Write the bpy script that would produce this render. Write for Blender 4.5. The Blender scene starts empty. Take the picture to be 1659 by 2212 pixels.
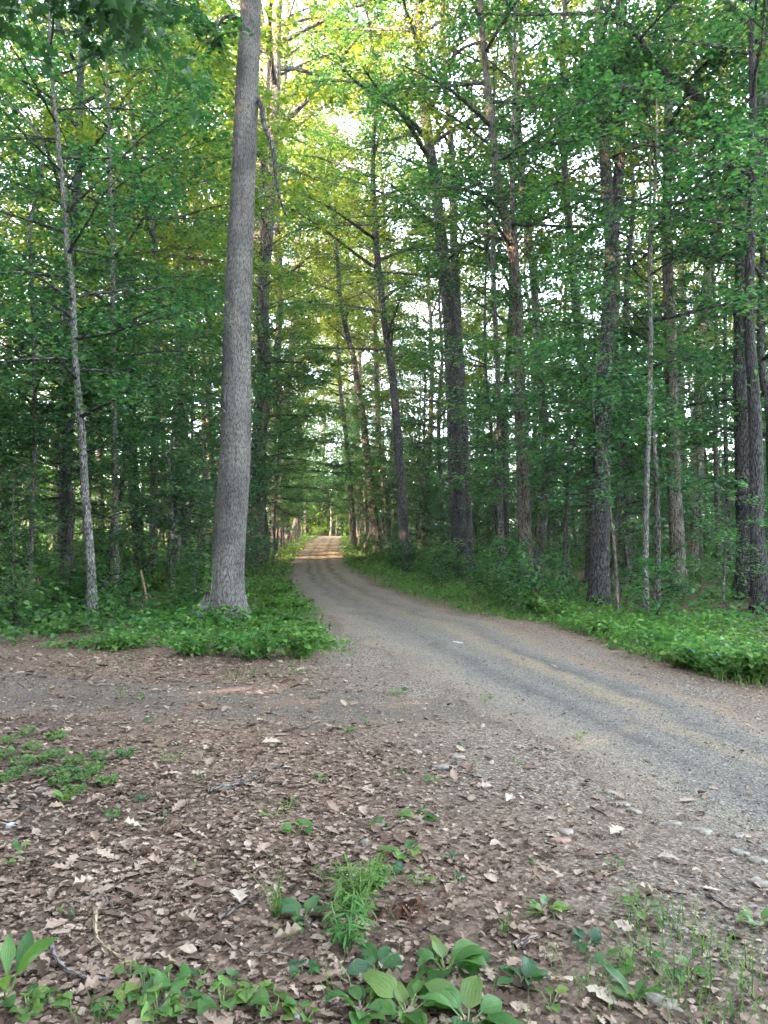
import bpy, math, random
import numpy as np
from mathutils import Vector

PI = math.pi
rng = np.random.default_rng(11)
random.seed(5)
scn = bpy.context.scene
col = scn.collection

# ------------------------------------------------------------------ camera maths
F, CX, CY, CAM_H = 1662.0, 829.5, 1106.0, 1.65       # measured on the photograph (1659 x 2212 units)
PITCH = math.radians(1.28)
CP, SP = math.cos(PITCH), math.sin(PITCH)


def ss(t):
    t = np.clip(t, 0.0, 1.0)
    return t * t * (3 - 2 * t)


def vnoise(x, y, seed=0):
    x = np.asarray(x, float); y = np.asarray(y, float)
    xi = np.floor(x); yi = np.floor(y)
    fx = ss(x - xi); fy = ss(y - yi)

    def h(a, b):
        v = np.sin(a * 127.1 + b * 311.7 + seed * 74.7) * 43758.5453
        return v - np.floor(v)
    a = h(xi, yi); b = h(xi + 1, yi); c = h(xi, yi + 1); d = h(xi + 1, yi + 1)
    return (a * (1 - fx) + b * fx) * (1 - fy) + (c * (1 - fx) + d * fx) * fy


def fbm(x, y, seed=0, octv=3):
    s = 0; a = 1.0; t = 0
    for i in range(octv):
        s = s + a * vnoise(np.asarray(x) * 2 ** i, np.asarray(y) * 2 ** i, seed + i * 9); t += a; a *= .5
    return s / t


RXY = ([-30, 0, 4, 8, 12, 16, 20, 25, 33, 55, 110, 200], [9, 3.8, 2.8, 1.85, .9, .2, -.6, -1.6, -2.8, -4.3, -7.6, -8])


def gz(x, y):
    x = np.asarray(x, float); y = np.asarray(y, float)
    z = 0.72 * ss((y - 26) / 84.0)
    off = ss((np.abs(x - np.interp(y, *RXY)) - 2.2) / 4.0)
    z = z + off * ss((y - 8) / 8.0) * (0.30 * (fbm(x / 7, y / 7, 3) - .45) + .05)
    z = z + 0.05 * (fbm(x / 1.7, y / 1.7, 5) - .5) * (0.4 + 0.6 * off)
    return z


def ray(px, py):
    u = (px - CX) / F; v = (CY - py) / F
    return np.array([u, CP - v * SP, SP + v * CP])


def at(px, py):
    """ground point under a point of the photograph"""
    d = ray(px, py); t = np.geomspace(1.0, 400, 6000)
    P = d[None, :] * t[:, None]; P[:, 2] += CAM_H
    below = P[:, 2] <= gz(P[:, 0], P[:, 1])
    i = int(np.argmax(below)) if below.any() else len(t) - 1
    return Vector((P[i, 0], P[i, 1], float(gz(P[i, 0], P[i, 1]))))


def pt(px, py, Y):
    d = ray(px, py); t = Y / d[1]
    return np.array([d[0] * t, Y, CAM_H + d[2] * t])


def scr(x, y, z):
    """where a world point lands in the photograph"""
    dy = y * CP + (z - CAM_H) * SP; dz = -y * SP + (z - CAM_H) * CP
    return CX + F * x / max(dy, .01), CY - F * dz / max(dy, .01)


# ------------------------------------------------------------------ mesh helpers
class MB:
    def __init__(s):
        s.v = []; s.f = []; s.uv = []; s.mi = []; s.n = 0

    def add(s, v, f, uv=None, mi=0):
        v = np.asarray(v, np.float32).reshape(-1, 3); f = np.asarray(f, np.int64).reshape(-1, 4)
        s.v.append(v); s.f.append(f + s.n); s.n += len(v)
        s.uv.append(np.zeros((len(v), 2), np.float32) if uv is None else np.asarray(uv, np.float32))
        s.mi.append(np.full(len(f), mi, np.int32))

    def build(s, name, mats, parent=None, smooth=True):
        me = bpy.data.meshes.new(name)
        if s.v:
            V = np.concatenate(s.v); Fc = np.concatenate(s.f); UV = np.concatenate(s.uv); MI = np.concatenate(s.mi)
            me.vertices.add(len(V)); me.vertices.foreach_set('co', V.ravel())
            me.loops.add(Fc.size); me.polygons.add(len(Fc))
            me.polygons.foreach_set('loop_start', np.arange(0, Fc.size, 4, dtype=np.int32))
            me.loops.foreach_set('vertex_index', Fc.ravel().astype(np.int32))
            me.polygons.foreach_set('material_index', MI)
            me.polygons.foreach_set('use_smooth', np.full(len(Fc), smooth))
            l = me.uv_layers.new(name='UVMap')
            l.data.foreach_set('uv', UV[Fc.ravel()].ravel())
        if not isinstance(mats, (list, tuple)):
            mats = [mats]
        for m in mats:
            me.materials.append(m)
        me.update(calc_edges=True); me.validate()
        o = bpy.data.objects.new(name, me); col.objects.link(o)
        if parent is not None:
            o.parent = parent
        return o


def tag(o, label=None, cat=None, group=None, kind=None):
    if label: o['label'] = label
    if cat: o['category'] = cat
    if group: o['group'] = group
    if kind: o['kind'] = kind
    return o


def empty(name, loc=(0, 0, 0), label=None, cat=None, group=None):
    o = bpy.data.objects.new(name, None); col.objects.link(o)
    o.location = loc; o.empty_display_size = .2
    return tag(o, label, cat, group)


def copy_tree(o, parent=None):
    c = o.copy(); col.objects.link(c)
    if parent is not None:
        c.parent = parent
    for ch in list(o.children):
        copy_tree(ch, c)
    return c


def smooth_path(P, n):
    """Catmull-Rom through points P resampled to n"""
    P = np.asarray(P, float)
    if len(P) == 2:
        t = np.linspace(0, 1, n)[:, None]
        return P[0] * (1 - t) + P[1] * t
    Q = np.vstack([2 * P[0] - P[1], P, 2 * P[-1] - P[-2]])
    k = len(P) - 1
    L = np.linalg.norm(np.diff(P, axis=0), axis=1); c = np.concatenate([[0], np.cumsum(L)])
    s = np.linspace(0, c[-1], n); i = np.clip(np.searchsorted(c, s, side='right') - 1, 0, k - 1)
    t = ((s - c[i]) / L[i])[:, None]
    p0, p1, p2, p3 = Q[i], Q[i + 1], Q[i + 2], Q[i + 3]
    return .5 * ((2 * p1) + (-p0 + p2) * t + (2 * p0 - 5 * p1 + 4 * p2 - p3) * t ** 2 + (-p0 + 3 * p1 - 3 * p2 + p3) * t ** 3)


def tube(mb, P, R, seg=8, mi=0, rough=0.0, seed=0, cap=True):
    P = np.asarray(P, float); n = len(P)
    R = np.broadcast_to(np.asarray(R, float), (n,))
    T = np.gradient(P, axis=0); T /= np.linalg.norm(T, axis=1)[:, None] + 1e-9
    ref = np.array([1.0, 0, 0]) if abs(T[0, 0]) < .9 else np.array([0, 1.0, 0])
    N = np.empty_like(P)
    a = ref - T[0] * ref.dot(T[0]); N[0] = a / np.linalg.norm(a)
    for i in range(1, n):
        a = N[i - 1] - T[i] * N[i - 1].dot(T[i]); N[i] = a / (np.linalg.norm(a) + 1e-9)
    B = np.cross(T, N)
    th = np.linspace(0, 2 * PI, seg + 1)
    L = np.concatenate([[0], np.cumsum(np.linalg.norm(np.diff(P, axis=0), axis=1))])
    RR = np.repeat(R[:, None], seg + 1, 1)
    if rough:
        ang = np.minimum(th, 2 * PI - th)[None, :]
        RR = RR * (1 + rough * (fbm(ang * 1.6 + seed, L[:, None] * 1.3 + seed, seed) - .5) * 2)
    V = P[:, None, :] + RR[..., None] * (np.cos(th)[None, :, None] * N[:, None, :] + np.sin(th)[None, :, None] * B[:, None, :])
    V = V.reshape(-1, 3)
    uv = np.stack([np.broadcast_to(th[None, :] * R.max(), (n, seg + 1)), np.broadcast_to(L[:, None], (n, seg + 1))], -1).reshape(-1, 2)
    i, j = np.meshgrid(np.arange(n - 1), np.arange(seg), indexing='ij')
    a = i * (seg + 1) + j
    Fc = np.stack([a, a + 1, a + seg + 2, a + seg + 1], -1).reshape(-1, 4)
    mb.add(V, Fc, uv, mi)


# leaf templates: rows (y, half width) -> 3-column grid, folded and curled
def leaf_template(ys, hw, fold=.12, curl=.15, ripple=0.0):
    v = []; uv = []
    for k, (y, h) in enumerate(zip(ys, hw)):
        for c in (-1, 0, 1):
            z = fold * h * abs(c) * 2 - curl * (y - .2) ** 2 + (ripple * math.sin(y * 17 + c) * abs(c))
            v.append((c * h, y, z)); uv.append((c * .5 + .5, y))
    f = []
    for k in range(len(ys) - 1):
        for c in (0, 1):
            a = k * 3 + c
            f.append((a, a + 1, a + 4, a + 3))
    return np.array(v), np.array(f), np.array(uv)


T_DIAMOND = (np.array([(0, 0, 0), (.34, .5, .07), (0, 1, -.08), (-.34, .46, .07)], float), np.array([(0, 1, 2, 3)]), np.array([(.5, 0), (1, .5), (.5, 1), (0, .5)], float))
T_OVAL = leaf_template([0, .3, .68, 1], [.03, .34, .30, .02], .18, .25)
T_LANCE = leaf_template([0, .3, .7, 1], [.02, .085, .065, .01], .2, .28)
T_OAK = leaf_template([0, .12, .25, .37, .5, .62, .75, .87, 1], [.02, .09, .25, .12, .33, .15, .29, .14, .03], .15, .25, .03)
T_OAK_CURL = leaf_template([0, .12, .25, .37, .5, .62, .75, .87, 1], [.02, .09, .23, .13, .30, .17, .25, .12, .03], .55, -.35, .06)
T_DEAD = leaf_template([0, .3, .65, 1], [.05, .36, .3, .04], .5, -.3, .1)
T_DEADB = leaf_template([0, .35, .6, 1], [.12, .30, .38, .08], -.3, .4, .1)


def leaf_cloud(mb, pos, size, tmpl, tilt=.45, mi=0, heading=None, droop=0.0, wid=1.0, r=None, normal=None, zs=None):
    r = r or rng
    pos = np.asarray(pos, float); n = len(pos)
    if n == 0:
        return
    size = np.broadcast_to(size, (n,)).astype(float)
    N = r.normal(0, tilt, (n, 3)); N[:, 2] = 1.0
    if normal is not None:
        N = N + normal
    N /= np.linalg.norm(N, axis=1)[:, None]
    a = r.uniform(0, 2 * PI, n) if heading is None else heading
    D = np.stack([np.cos(a), np.sin(a), np.zeros(n) - droop], 1)
    D -= N * (D * N).sum(1)[:, None]; D /= np.linalg.norm(D, axis=1)[:, None]
    S = np.cross(D, N)
    tv, tf, tu = tmpl
    tz = tv[:, 2][None, :] * (np.ones(n) if zs is None else zs)[:, None]
    V = pos[:, None, :] + size[:, None, None] * (wid * tv[None, :, 0, None] * S[:, None, :] + tv[None, :, 1, None] * D[:, None, :] + tz[..., None] * N[:, None, :])
    k = len(tv)
    Fc = tf[None] + (np.arange(n) * k)[:, None, None]
    mb.add(V.reshape(-1, 3), Fc.reshape(-1, 4), np.tile(tu, (n, 1)), mi)


# ------------------------------------------------------------------ materials
def new_mat(name):
    m = bpy.data.materials.new(name); m.use_nodes = True
    nt = m.node_tree; nt.nodes.clear()
    out = nt.nodes.new('ShaderNodeOutputMaterial')
    return m, nt, out


def nd(nt, t, **kw):
    n = nt.nodes.new(t)
    for k, v in kw.items():
        if k.startswith('i_'):
            n.inputs[k[2:].replace('_', ' ')].default_value = v
        else:
            setattr(n, k, v)
    return n


def ramp(nt, stops, fac=None, interp='LINEAR'):
    n = nt.nodes.new('ShaderNodeValToRGB'); n.color_ramp.interpolation = interp
    e = n.color_ramp.elements
    while len(e) < len(stops):
        e.new(.5)
    for x, (p, c) in zip(e, stops):
        x.position = p; x.color = (*c, 1) if len(c) == 3 else c
    if fac is not None:
        nt.links.new(fac, n.inputs['Fac'])
    return n


def mix(nt, fac, a, b, mode='MIX'):
    n = nt.nodes.new('ShaderNodeMix'); n.data_type = 'RGBA'; n.blend_type = mode
    for s, v in ((n.inputs[0], fac), (n.inputs[6], a), (n.inputs[7], b)):
        if isinstance(v, (int, float)):
            s.default_value = v
        elif isinstance(v, tuple):
            s.default_value = (*v, 1)
        else:
            nt.links.new(v, s)
    return n.outputs[2]


def leaf_mat(name, stops, trans=(1.05, 1.25, .75), tw=.48, rough=.5, spec=.25, objvar=.25, veins=False):
    m, nt, out = new_mat(name); L = nt.links.new
    g = nd(nt, 'ShaderNodeNewGeometry'); oi = nd(nt, 'ShaderNodeObjectInfo')
    rp = ramp(nt, stops, g.outputs['Random Per Island'])
    hs = nd(nt, 'ShaderNodeHueSaturation')
    mr = nd(nt, 'ShaderNodeMapRange'); mr.inputs['To Min'].default_value = 1 - objvar; mr.inputs['To Max'].default_value = 1 + objvar
    L(oi.outputs['Random'], mr.inputs['Value']); L(mr.outputs[0], hs.inputs['Value'])
    mh = nd(nt, 'ShaderNodeMapRange'); mh.inputs['To Min'].default_value = .5 + .02; mh.inputs['To Max'].default_value = .5 - .02
    L(oi.outputs['Random'], mh.inputs['Value']); L(mh.outputs[0], hs.inputs['Hue'])
    L(rp.outputs[0], hs.inputs['Color'])
    c = hs.outputs[0]
    b = nd(nt, 'ShaderNodeBsdfPrincipled'); b.inputs['Roughness'].default_value = rough; b.inputs['Specular IOR Level'].default_value = spec
    if veins:
        uvn = nd(nt, 'ShaderNodeUVMap'); sx = nd(nt, 'ShaderNodeSeparateXYZ'); L(uvn.outputs[0], sx.inputs[0])
        w = nd(nt, 'ShaderNodeMath', operation='SINE'); mu = nd(nt, 'ShaderNodeMath', operation='MULTIPLY'); mu.inputs[1].default_value = 40
        L(sx.outputs[0], mu.inputs[0]); L(mu.outputs[0], w.inputs[0])
        tn = nd(nt, 'ShaderNodeTexNoise'); tn.inputs['Scale'].default_value = 9; tn.inputs['Detail'].default_value = 3; L(uvn.outputs[0], tn.inputs['Vector'])
        ad = nd(nt, 'ShaderNodeMath', operation='MULTIPLY_ADD'); ad.inputs[1].default_value = .18; L(w.outputs[0], ad.inputs[0]); L(tn.outputs[0], ad.inputs[2])
        bp = nd(nt, 'ShaderNodeBump'); bp.inputs['Strength'].default_value = .45; bp.inputs['Distance'].default_value = .004
        L(ad.outputs[0], bp.inputs['Height']); L(bp.outputs[0], b.inputs['Normal'])
        r2 = ramp(nt, [(.3, (.85, .88, .83)), (.75, (1.10, 1.07, 1.03))], ad.outputs[0])
        c = mix(nt, 1.0, c, r2.outputs[0], 'MULTIPLY')
        tco = nd(nt, 'ShaderNodeTexCoord'); bl = nd(nt, 'ShaderNodeTexNoise'); bl.inputs['Scale'].default_value = 55; bl.inputs['Detail'].default_value = 3; L(tco.outputs['Object'], bl.inputs['Vector'])
        blr = ramp(nt, [(.64, (0, 0, 0)), (.70, (.75, .75, .75))], bl.outputs[0]); c = mix(nt, blr.outputs[0], c, (.14, .105, .04))
    L(c, b.inputs['Base Color'])
    tr = nd(nt, 'ShaderNodeBsdfTranslucent')
    tc = mix(nt, 1.0, c, trans, 'MULTIPLY'); L(tc, tr.inputs['Color'])
    mx = nd(nt, 'ShaderNodeMixShader'); mx.inputs[0].default_value = tw
    L(b.outputs[0], mx.inputs[1]); L(tr.outputs[0], mx.inputs[2]); L(mx.outputs[0], out.inputs[0])
    return m


def bark_mat(name, dark, light, sx=26, sy=5, lichen=None, bump=.02, lich_amt=.62, warm=None):
    m, nt, out = new_mat(name); L = nt.links.new
    uv = nd(nt, 'ShaderNodeUVMap'); oi = nd(nt, 'ShaderNodeObjectInfo')
    mp = nd(nt, 'ShaderNodeMapping'); mp.inputs['Scale'].default_value = (sx, sy, 1)
    L(uv.outputs[0], mp.inputs[0])
    nz = nd(nt, 'ShaderNodeTexNoise'); nz.inputs['Scale'].default_value = 1.3; nz.inputs['Detail'].default_value = 4; L(mp.outputs[0], nz.inputs['Vector'])
    wv = nd(nt, 'ShaderNodeVectorMath', operation='SCALE'); wv.inputs['Scale'].default_value = 1.1; L(nz.outputs['Color'], wv.inputs[0])
    av = nd(nt, 'ShaderNodeVectorMath', operation='ADD'); L(mp.outputs[0], av.inputs[0]); L(wv.outputs[0], av.inputs[1])
    vo = nd(nt, 'ShaderNodeTexVoronoi', feature='DISTANCE_TO_EDGE'); vo.inputs['Scale'].default_value = 1.0; L(av.outputs[0], vo.inputs['Vector'])
    fine = nd(nt, 'ShaderNodeTexNoise'); fine.inputs['Scale'].default_value = 3.5; fine.inputs['Detail'].default_value = 6; fine.inputs['Roughness'].default_value = .7; L(mp.outputs[0], fine.inputs['Vector'])
    pl = ramp(nt, [(.0, (0, 0, 0)), (.16, (1, 1, 1))], vo.outputs['Distance'])
    h = nd(nt, 'ShaderNodeMath', operation='MULTIPLY_ADD'); h.inputs[1].default_value = .55; L(fine.outputs[0], h.inputs[0]); L(pl.outputs[0], h.inputs[2])
    cr = ramp(nt, [(.25, tuple(c * .55 for c in dark)), (.7, dark), (1.35 / 1.55, light)], None)
    hh = nd(nt, 'ShaderNodeMath', operation='DIVIDE'); hh.inputs[1].default_value = 1.4; L(h.outputs[0], hh.inputs[0]); L(hh.outputs[0], cr.inputs[0])
    c = cr.outputs[0]
    big = nd(nt, 'ShaderNodeTexNoise'); big.inputs['Scale'].default_value = 1.6; big.inputs['Detail'].default_value = 5; L(uv.outputs[0], big.inputs['Vector'])
    br = ramp(nt, [(.32, (.66, .66, .68)), (.5, (.98, .97, .96)), (.68, (1.22, 1.2, 1.16))], big.outputs[0])
    c = mix(nt, 1.0, c, br.outputs[0], 'MULTIPLY')
    if lichen:
        ln = nd(nt, 'ShaderNodeTexNoise'); ln.inputs['Scale'].default_value = 7; ln.inputs['Detail'].default_value = 5; ln.inputs['Roughness'].default_value = .65; L(uv.outputs[0], ln.inputs['Vector'])
        lr = ramp(nt, [(lich_amt - .05, (0, 0, 0)), (lich_amt + .05, (1, 1, 1))], ln.outputs[0])
        c = mix(nt, lr.outputs[0], c, lichen)
    mr = nd(nt, 'ShaderNodeMapRange'); mr.inputs['To Min'].default_value = .75; mr.inputs['To Max'].default_value = 1.3
    L(oi.outputs['Random'], mr.inputs['Value'])
    hs = nd(nt, 'ShaderNodeHueSaturation'); L(mr.outputs[0], hs.inputs['Value']); L(c, hs.inputs['Color'])
    b = nd(nt, 'ShaderNodeBsdfPrincipled'); b.inputs['Roughness'].default_value = .9; b.inputs['Specular IOR Level'].default_value = .15
    L(hs.outputs[0], b.inputs['Base Color'])
    bp = nd(nt, 'ShaderNodeBump'); bp.inputs['Strength'].default_value = 1; bp.inputs['Distance'].default_value = bump
    L(h.outputs[0], bp.inputs['Height']); L(bp.outputs[0], b.inputs['Normal']); L(b.outputs[0], out.inputs[0])
    return m


def island_mat(name, stops, rough=.85, spec=.2, tw=0.0, noise=0.0, nscale=60):
    m, nt, out = new_mat(name); L = nt.links.new
    g = nd(nt, 'ShaderNodeNewGeometry')
    c = ramp(nt, stops, g.outputs['Random Per Island']).outputs[0]
    if noise:
        tc = nd(nt, 'ShaderNodeTexCoord')
        tn = nd(nt, 'ShaderNodeTexNoise'); tn.inputs['Scale'].default_value = nscale; tn.inputs['Detail'].default_value = 4; L(tc.outputs['Object'], tn.inputs['Vector'])
        r2 = ramp(nt, [(.3, (1 - noise,) * 3), (.7, (1 + noise,) * 3)], tn.outputs[0])
        c = mix(nt, 1.0, c, r2.outputs[0], 'MULTIPLY')
    b = nd(nt, 'ShaderNodeBsdfPrincipled'); b.inputs['Roughness'].default_value = rough; b.inputs['Specular IOR Level'].default_value = spec
    L(c, b.inputs['Base Color'])
    if tw:
        tr = nd(nt, 'ShaderNodeBsdfTranslucent'); L(c, tr.inputs[0])
        mx = nd(nt, 'ShaderNodeMixShader'); mx.inputs[0].default_value = tw
        L(b.outputs[0], mx.inputs[1]); L(tr.outputs[0], mx.inputs[2]); L(mx.outputs[0], out.inputs[0])
    else:
        L(b.outputs[0], out.inputs[0])
    return m


LITTER = [(0, (.034, .022, .015)), (.2, (.088, .057, .040)), (.5, (.158, .110, .079)), (.8, (.228, .169, .125)), (.97, (.265, .208, .158)), (1, (.31, .255, .195))]
M = {}
M['oak_leaf'] = leaf_mat('oak_leaf', [(0, (.020, .060, .030)), (.45, (.038, .110, .040)), (.8, (.062, .155, .046)), (1, (.105, .20, .05))], rough=.38, spec=.45)
M['canopy_leaf'] = leaf_mat('canopy_leaf', [(0, (.040, .085, .030)), (.5, (.070, .142, .046)), (1, (.125, .20, .055))], tw=.5, trans=(1.9, 1.35, .4))
M['maple_leaf'] = leaf_mat('maple_leaf', [(0, (.022, .072, .038)), (.5, (.042, .128, .048)), (.85, (.068, .17, .050)), (1, (.11, .21, .05))], rough=.4, spec=.4, tw=.46)
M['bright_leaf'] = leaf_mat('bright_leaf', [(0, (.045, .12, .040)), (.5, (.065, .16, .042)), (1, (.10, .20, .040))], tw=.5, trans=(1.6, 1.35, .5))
M['dark_leaf'] = leaf_mat('dark_leaf', [(0, (.022, .066, .030)), (1, (.040, .10, .034))], tw=.35)
M['weed'] = leaf_mat('weed', [(0, (.038, .100, .026)), (.5, (.062, .145, .032)), (.85, (.092, .185, .040)), (1, (.13, .19, .045))], veins=True, objvar=.2, rough=.42, spec=.35)
M['weed_dark'] = leaf_mat('weed_dark', [(0, (.024, .078, .034)), (.6, (.036, .105, .038)), (1, (.055, .135, .040))], veins=True, objvar=.2, rough=.4, spec=.35)
M['grass'] = leaf_mat('grass', [(0, (.045, .105, .024)), (.6, (.07, .155, .03)), (1, (.13, .20, .05))], objvar=.15)
M['cover'] = leaf_mat('cover', [(0, (.032, .092, .022)), (.5, (.060, .155, .032)), (.85, (.10, .21, .038)), (1, (.16, .25, .06))], objvar=0)
M['under'] = leaf_mat('under', [(0, (.034, .095, .036)), (.6, (.055, .14, .042)), (1, (.09, .19, .045))], objvar=0)
M['fern'] = leaf_mat('fern', [(0, (.045, .13, .022)), (1, (.09, .20, .035))], objvar=.15)
M['stem'] = leaf_mat('stem', [(0, (.10, .17, .05)), (1, (.16, .22, .08))], objvar=.1, tw=.15)
M['bark_oak'] = bark_mat('bark_oak', (.112, .107, .10), (.185, .179, .169), 58, 9, None, .008)
M['bark_dark'] = bark_mat('bark_dark', (.036, .035, .036), (.092, .09, .09), 30, 6, (.24, .25, .24), .03, .66)
M['bark_mid'] = bark_mat('bark_mid', (.054, .051, .048), (.13, .124, .117), 26, 6, None, .025)
M['bark_pale'] = bark_mat('bark_pale', (.075, .072, .068), (.16, .156, .148), 22, 9, (.23, .245, .225), .012, .60)
M['bark_brown'] = bark_mat('bark_brown', (.066, .058, .050), (.145, .128, .112), 24, 5, None, .02)
M['litter'] = island_mat('litter', LITTER, tw=.12, noise=.25, nscale=55)
M['pale_leaf'] = island_mat('pale_leaf', [(0, (.25, .19, .14)), (1, (.36, .31, .24))], tw=.12, noise=.2, nscale=90)
M['gravel'] = island_mat('gravel', [(0, (.05, .05, .05)), (.4, (.09, .088, .085)), (.8, (.135, .128, .118)), (.97, (.19, .18, .165)), (1, (.30, .285, .265))], noise=.2, nscale=150)
M['stone'] = island_mat('stone', [(0, (.125, .118, .105)), (.5, (.155, .140, .115)), (1, (.18, .158, .125))], noise=.45, nscale=30)
M['white_stone'] = island_mat('white_stone', [(0, (.22, .22, .21)), (1, (.26, .26, .25))], noise=.3, nscale=40)
M['red_stone'] = island_mat('red_stone', [(0, (.18, .115, .085)), (1, (.20, .13, .10))], noise=.25, nscale=40)
M['twig'] = bark_mat('twig', (.07, .063, .056), (.14, .13, .118), 60, 14, None, .003)
M['twig_dark'] = bark_mat('twig_dark', (.07, .055, .048), (.16, .135, .115), 60, 14, None, .003)
M['twig_tan'] = bark_mat('twig_tan', (.14, .10, .06), (.23, .18, .115), 60, 14, None, .003)
M['lichen_twig'] = bark_mat('lichen_twig', (.06, .055, .048), (.12, .112, .10), 60, 20, (.20, .225, .21), .004, .55)
M['rot'] = bark_mat('rot', (.09, .07, .055), (.22, .18, .14), 20, 4, (.10, .16, .05), .03, .66)


# ------------------------------------------------------------------ ground, road, path (setting)
def grid_axis(stops):
    a = []
    for (s, e, st) in stops:
        a.append(np.arange(s, e, st))
    a.append([stops[-1][1]])
    return np.concatenate(a)


L_PX = [(1659, 1900), (1400, 1770), (1250, 1680), (1080, 1570), (950, 1500), (850, 1440), (790, 1400), (750, 1375), (700, 1330), (665, 1302), (637, 1265), (635, 1234), (645, 1200), (673, 1170), (698, 1159)]
R_PX = [(1659, 1562), (1480, 1492), (1330, 1440), (1200, 1386), (1100, 1346), (1000, 1330), (915, 1302), (844, 1277), (788, 1252), (749, 1220), (734, 1188), (741, 1159)]
LP = np.array([at(*p)[:] for p in L_PX]); RP = np.array([at(*p)[:] for p in R_PX])
LP = np.vstack([[(6.2, -14, 0), (3.6, -3, 0), (2.75, .6, 0)], LP, [(LP[-1][0] + 1.5, LP[-1][1] + 14, 0)]])
RP = np.vstack([[(9.2, -14, 0), (6.3, -3, 0), (4.6, 2.6, 0)], RP, [(RP[-1][0] + 1.8, max(RP[-1][1], LP[-2][1]) + 14, 0)]])
LP = smooth_path(LP, 300); RP = smooth_path(RP, 300)


def road_l(y): return np.interp(y, LP[:, 1], LP[:, 0])
def road_r(y): return np.interp(y, RP[:, 1], RP[:, 0])


def road_out(x, y):
    """metres outside the road (negative inside)"""
    return np.maximum(road_l(y) - x, x - road_r(y))


def path_c(x): return np.interp(x, [-14, -7, -3, 0, 1.0], [8.6, 8.2, 7.6, 7.2, 6.9])
def path_w(x): return np.interp(x, [-14, -3, -1, .2, 2.0], [1.0, 1.0, .85, .65, .5])


xs = grid_axis([(-160, -40, 8), (-40, -14, 1.0), (-14, 12, .12), (12, 40, 1.0), (40, 160, 8)])
ys = grid_axis([(-60, -4, 4), (-4, 1, .4), (1, 14, .10), (14, 40, .5), (40, 140, 2.0), (140, 420, 20)])
X, Y = np.meshgrid(xs, ys)


def ground_micro(x, y):
    near = ss((16 - y) / 6) * ss((y + 1) / 2)
    return near * (.02 * (fbm(x * 2.1, y * 2.1, 21) - .5) + .012 * (fbm(x * 6, y * 6, 22) - .5)) * ss((road_out(x, y) + .3) / .6)


def gnd(x, y): return gz(x, y) + ground_micro(x, y)


mb = MB()
V = np.stack([X, Y, gnd(X, Y)], -1).reshape(-1, 3)
ny, nx = X.shape
i, j = np.meshgrid(np.arange(ny - 1), np.arange(nx - 1), indexing='ij')
a = i * nx + j
ro_ = road_out(V[:, 0], V[:, 1])
wear = np.where(V[:, 0] > road_r(V[:, 1]), ss((.9 * np.interp(V[:, 1], [8, 20], [1, .4]) - ro_) / .8), ss((np.interp(V[:, 1], [9, 15], [1.9, .35]) - ro_) / np.interp(V[:, 1], [9, 15], [1.7, .4]))) * (.35 + .9 * fbm(V[:, 0] * .9, V[:, 1] * .9, 77))
mb.add(V, np.stack([a, a + 1, a + nx + 1, a + nx], -1).reshape(-1, 4), np.stack([np.clip(wear, 0, 1), V[:, 1]], 1))


def litter_nodes(nt, scale=1.0):
    L = nt.links.new
    tc = nd(nt, 'ShaderNodeTexCoord')
    nz = nd(nt, 'ShaderNodeTexNoise'); nz.inputs['Scale'].default_value = 14; nz.inputs['Detail'].default_value = 3; L(tc.outputs['Object'], nz.inputs['Vector'])
    sc = nd(nt, 'ShaderNodeVectorMath', operation='SCALE'); sc.inputs['Scale'].default_value = .09; L(nz.outputs['Color'], sc.inputs[0])
    av = nd(nt, 'ShaderNodeVectorMath', operation='ADD'); L(tc.outputs['Object'], av.inputs[0]); L(sc.outputs[0], av.inputs[1])
    vo = nd(nt, 'ShaderNodeTexVoronoi'); vo.inputs['Scale'].default_value = 27 * scale; vo.inputs['Randomness'].default_value = 1; L(av.outputs[0], vo.inputs['Vector'])
    vf = nd(nt, 'ShaderNodeTexVoronoi'); vf.inputs['Scale'].default_value = 62 * scale; L(av.outputs[0], vf.inputs['Vector'])
    sp = nd(nt, 'ShaderNodeSeparateColor'); L(vo.outputs['Color'], sp.inputs[0])
    sp2 = nd(nt, 'ShaderNodeSeparateColor'); L(vf.outputs['Color'], sp2.inputs[0])
    c1 = ramp(nt, LITTER, sp.outputs[0]).outputs[0]; c2 = ramp(nt, LITTER, sp2.outputs[1]).outputs[0]
    c = mix(nt, .5, c1, c2)
    return tc, c, vo.outputs['Distance'], vf.outputs['Distance']


m, nt, out = new_mat('forest_floor'); L = nt.links.new
tc, lc, d1, d2 = litter_nodes(nt)
bn = nd(nt, 'ShaderNodeTexNoise'); bn.inputs['Scale'].default_value = .55; bn.inputs['Detail'].default_value = 6; L(tc.outputs['Object'], bn.inputs['Vector'])
dn = nd(nt, 'ShaderNodeTexNoise'); dn.inputs['Scale'].default_value = 45; dn.inputs['Detail'].default_value = 8; dn.inputs['Roughness'].default_value = .75; L(tc.outputs['Object'], dn.inputs['Vector'])
dirt = ramp(nt, [(.3, (.035, .026, .021)), (.52, (.08, .063, .05)), (.72, (.16, .13, .105))], dn.outputs[0]).outputs[0]
fac = ramp(nt, [(.45, (0, 0, 0)), (.68, (.8, .8, .8))], bn.outputs[0]).outputs[0]
c = mix(nt, fac, lc, dirt)
uvn = nd(nt, 'ShaderNodeUVMap'); sxx = nd(nt, 'ShaderNodeSeparateXYZ'); L(uvn.outputs[0], sxx.inputs[0])
vg = nd(nt, 'ShaderNodeTexVoronoi'); vg.inputs['Scale'].default_value = 70; L(tc.outputs['Object'], vg.inputs['Vector'])
sg_ = nd(nt, 'ShaderNodeSeparateColor'); L(vg.outputs['Color'], sg_.inputs[0])
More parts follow.
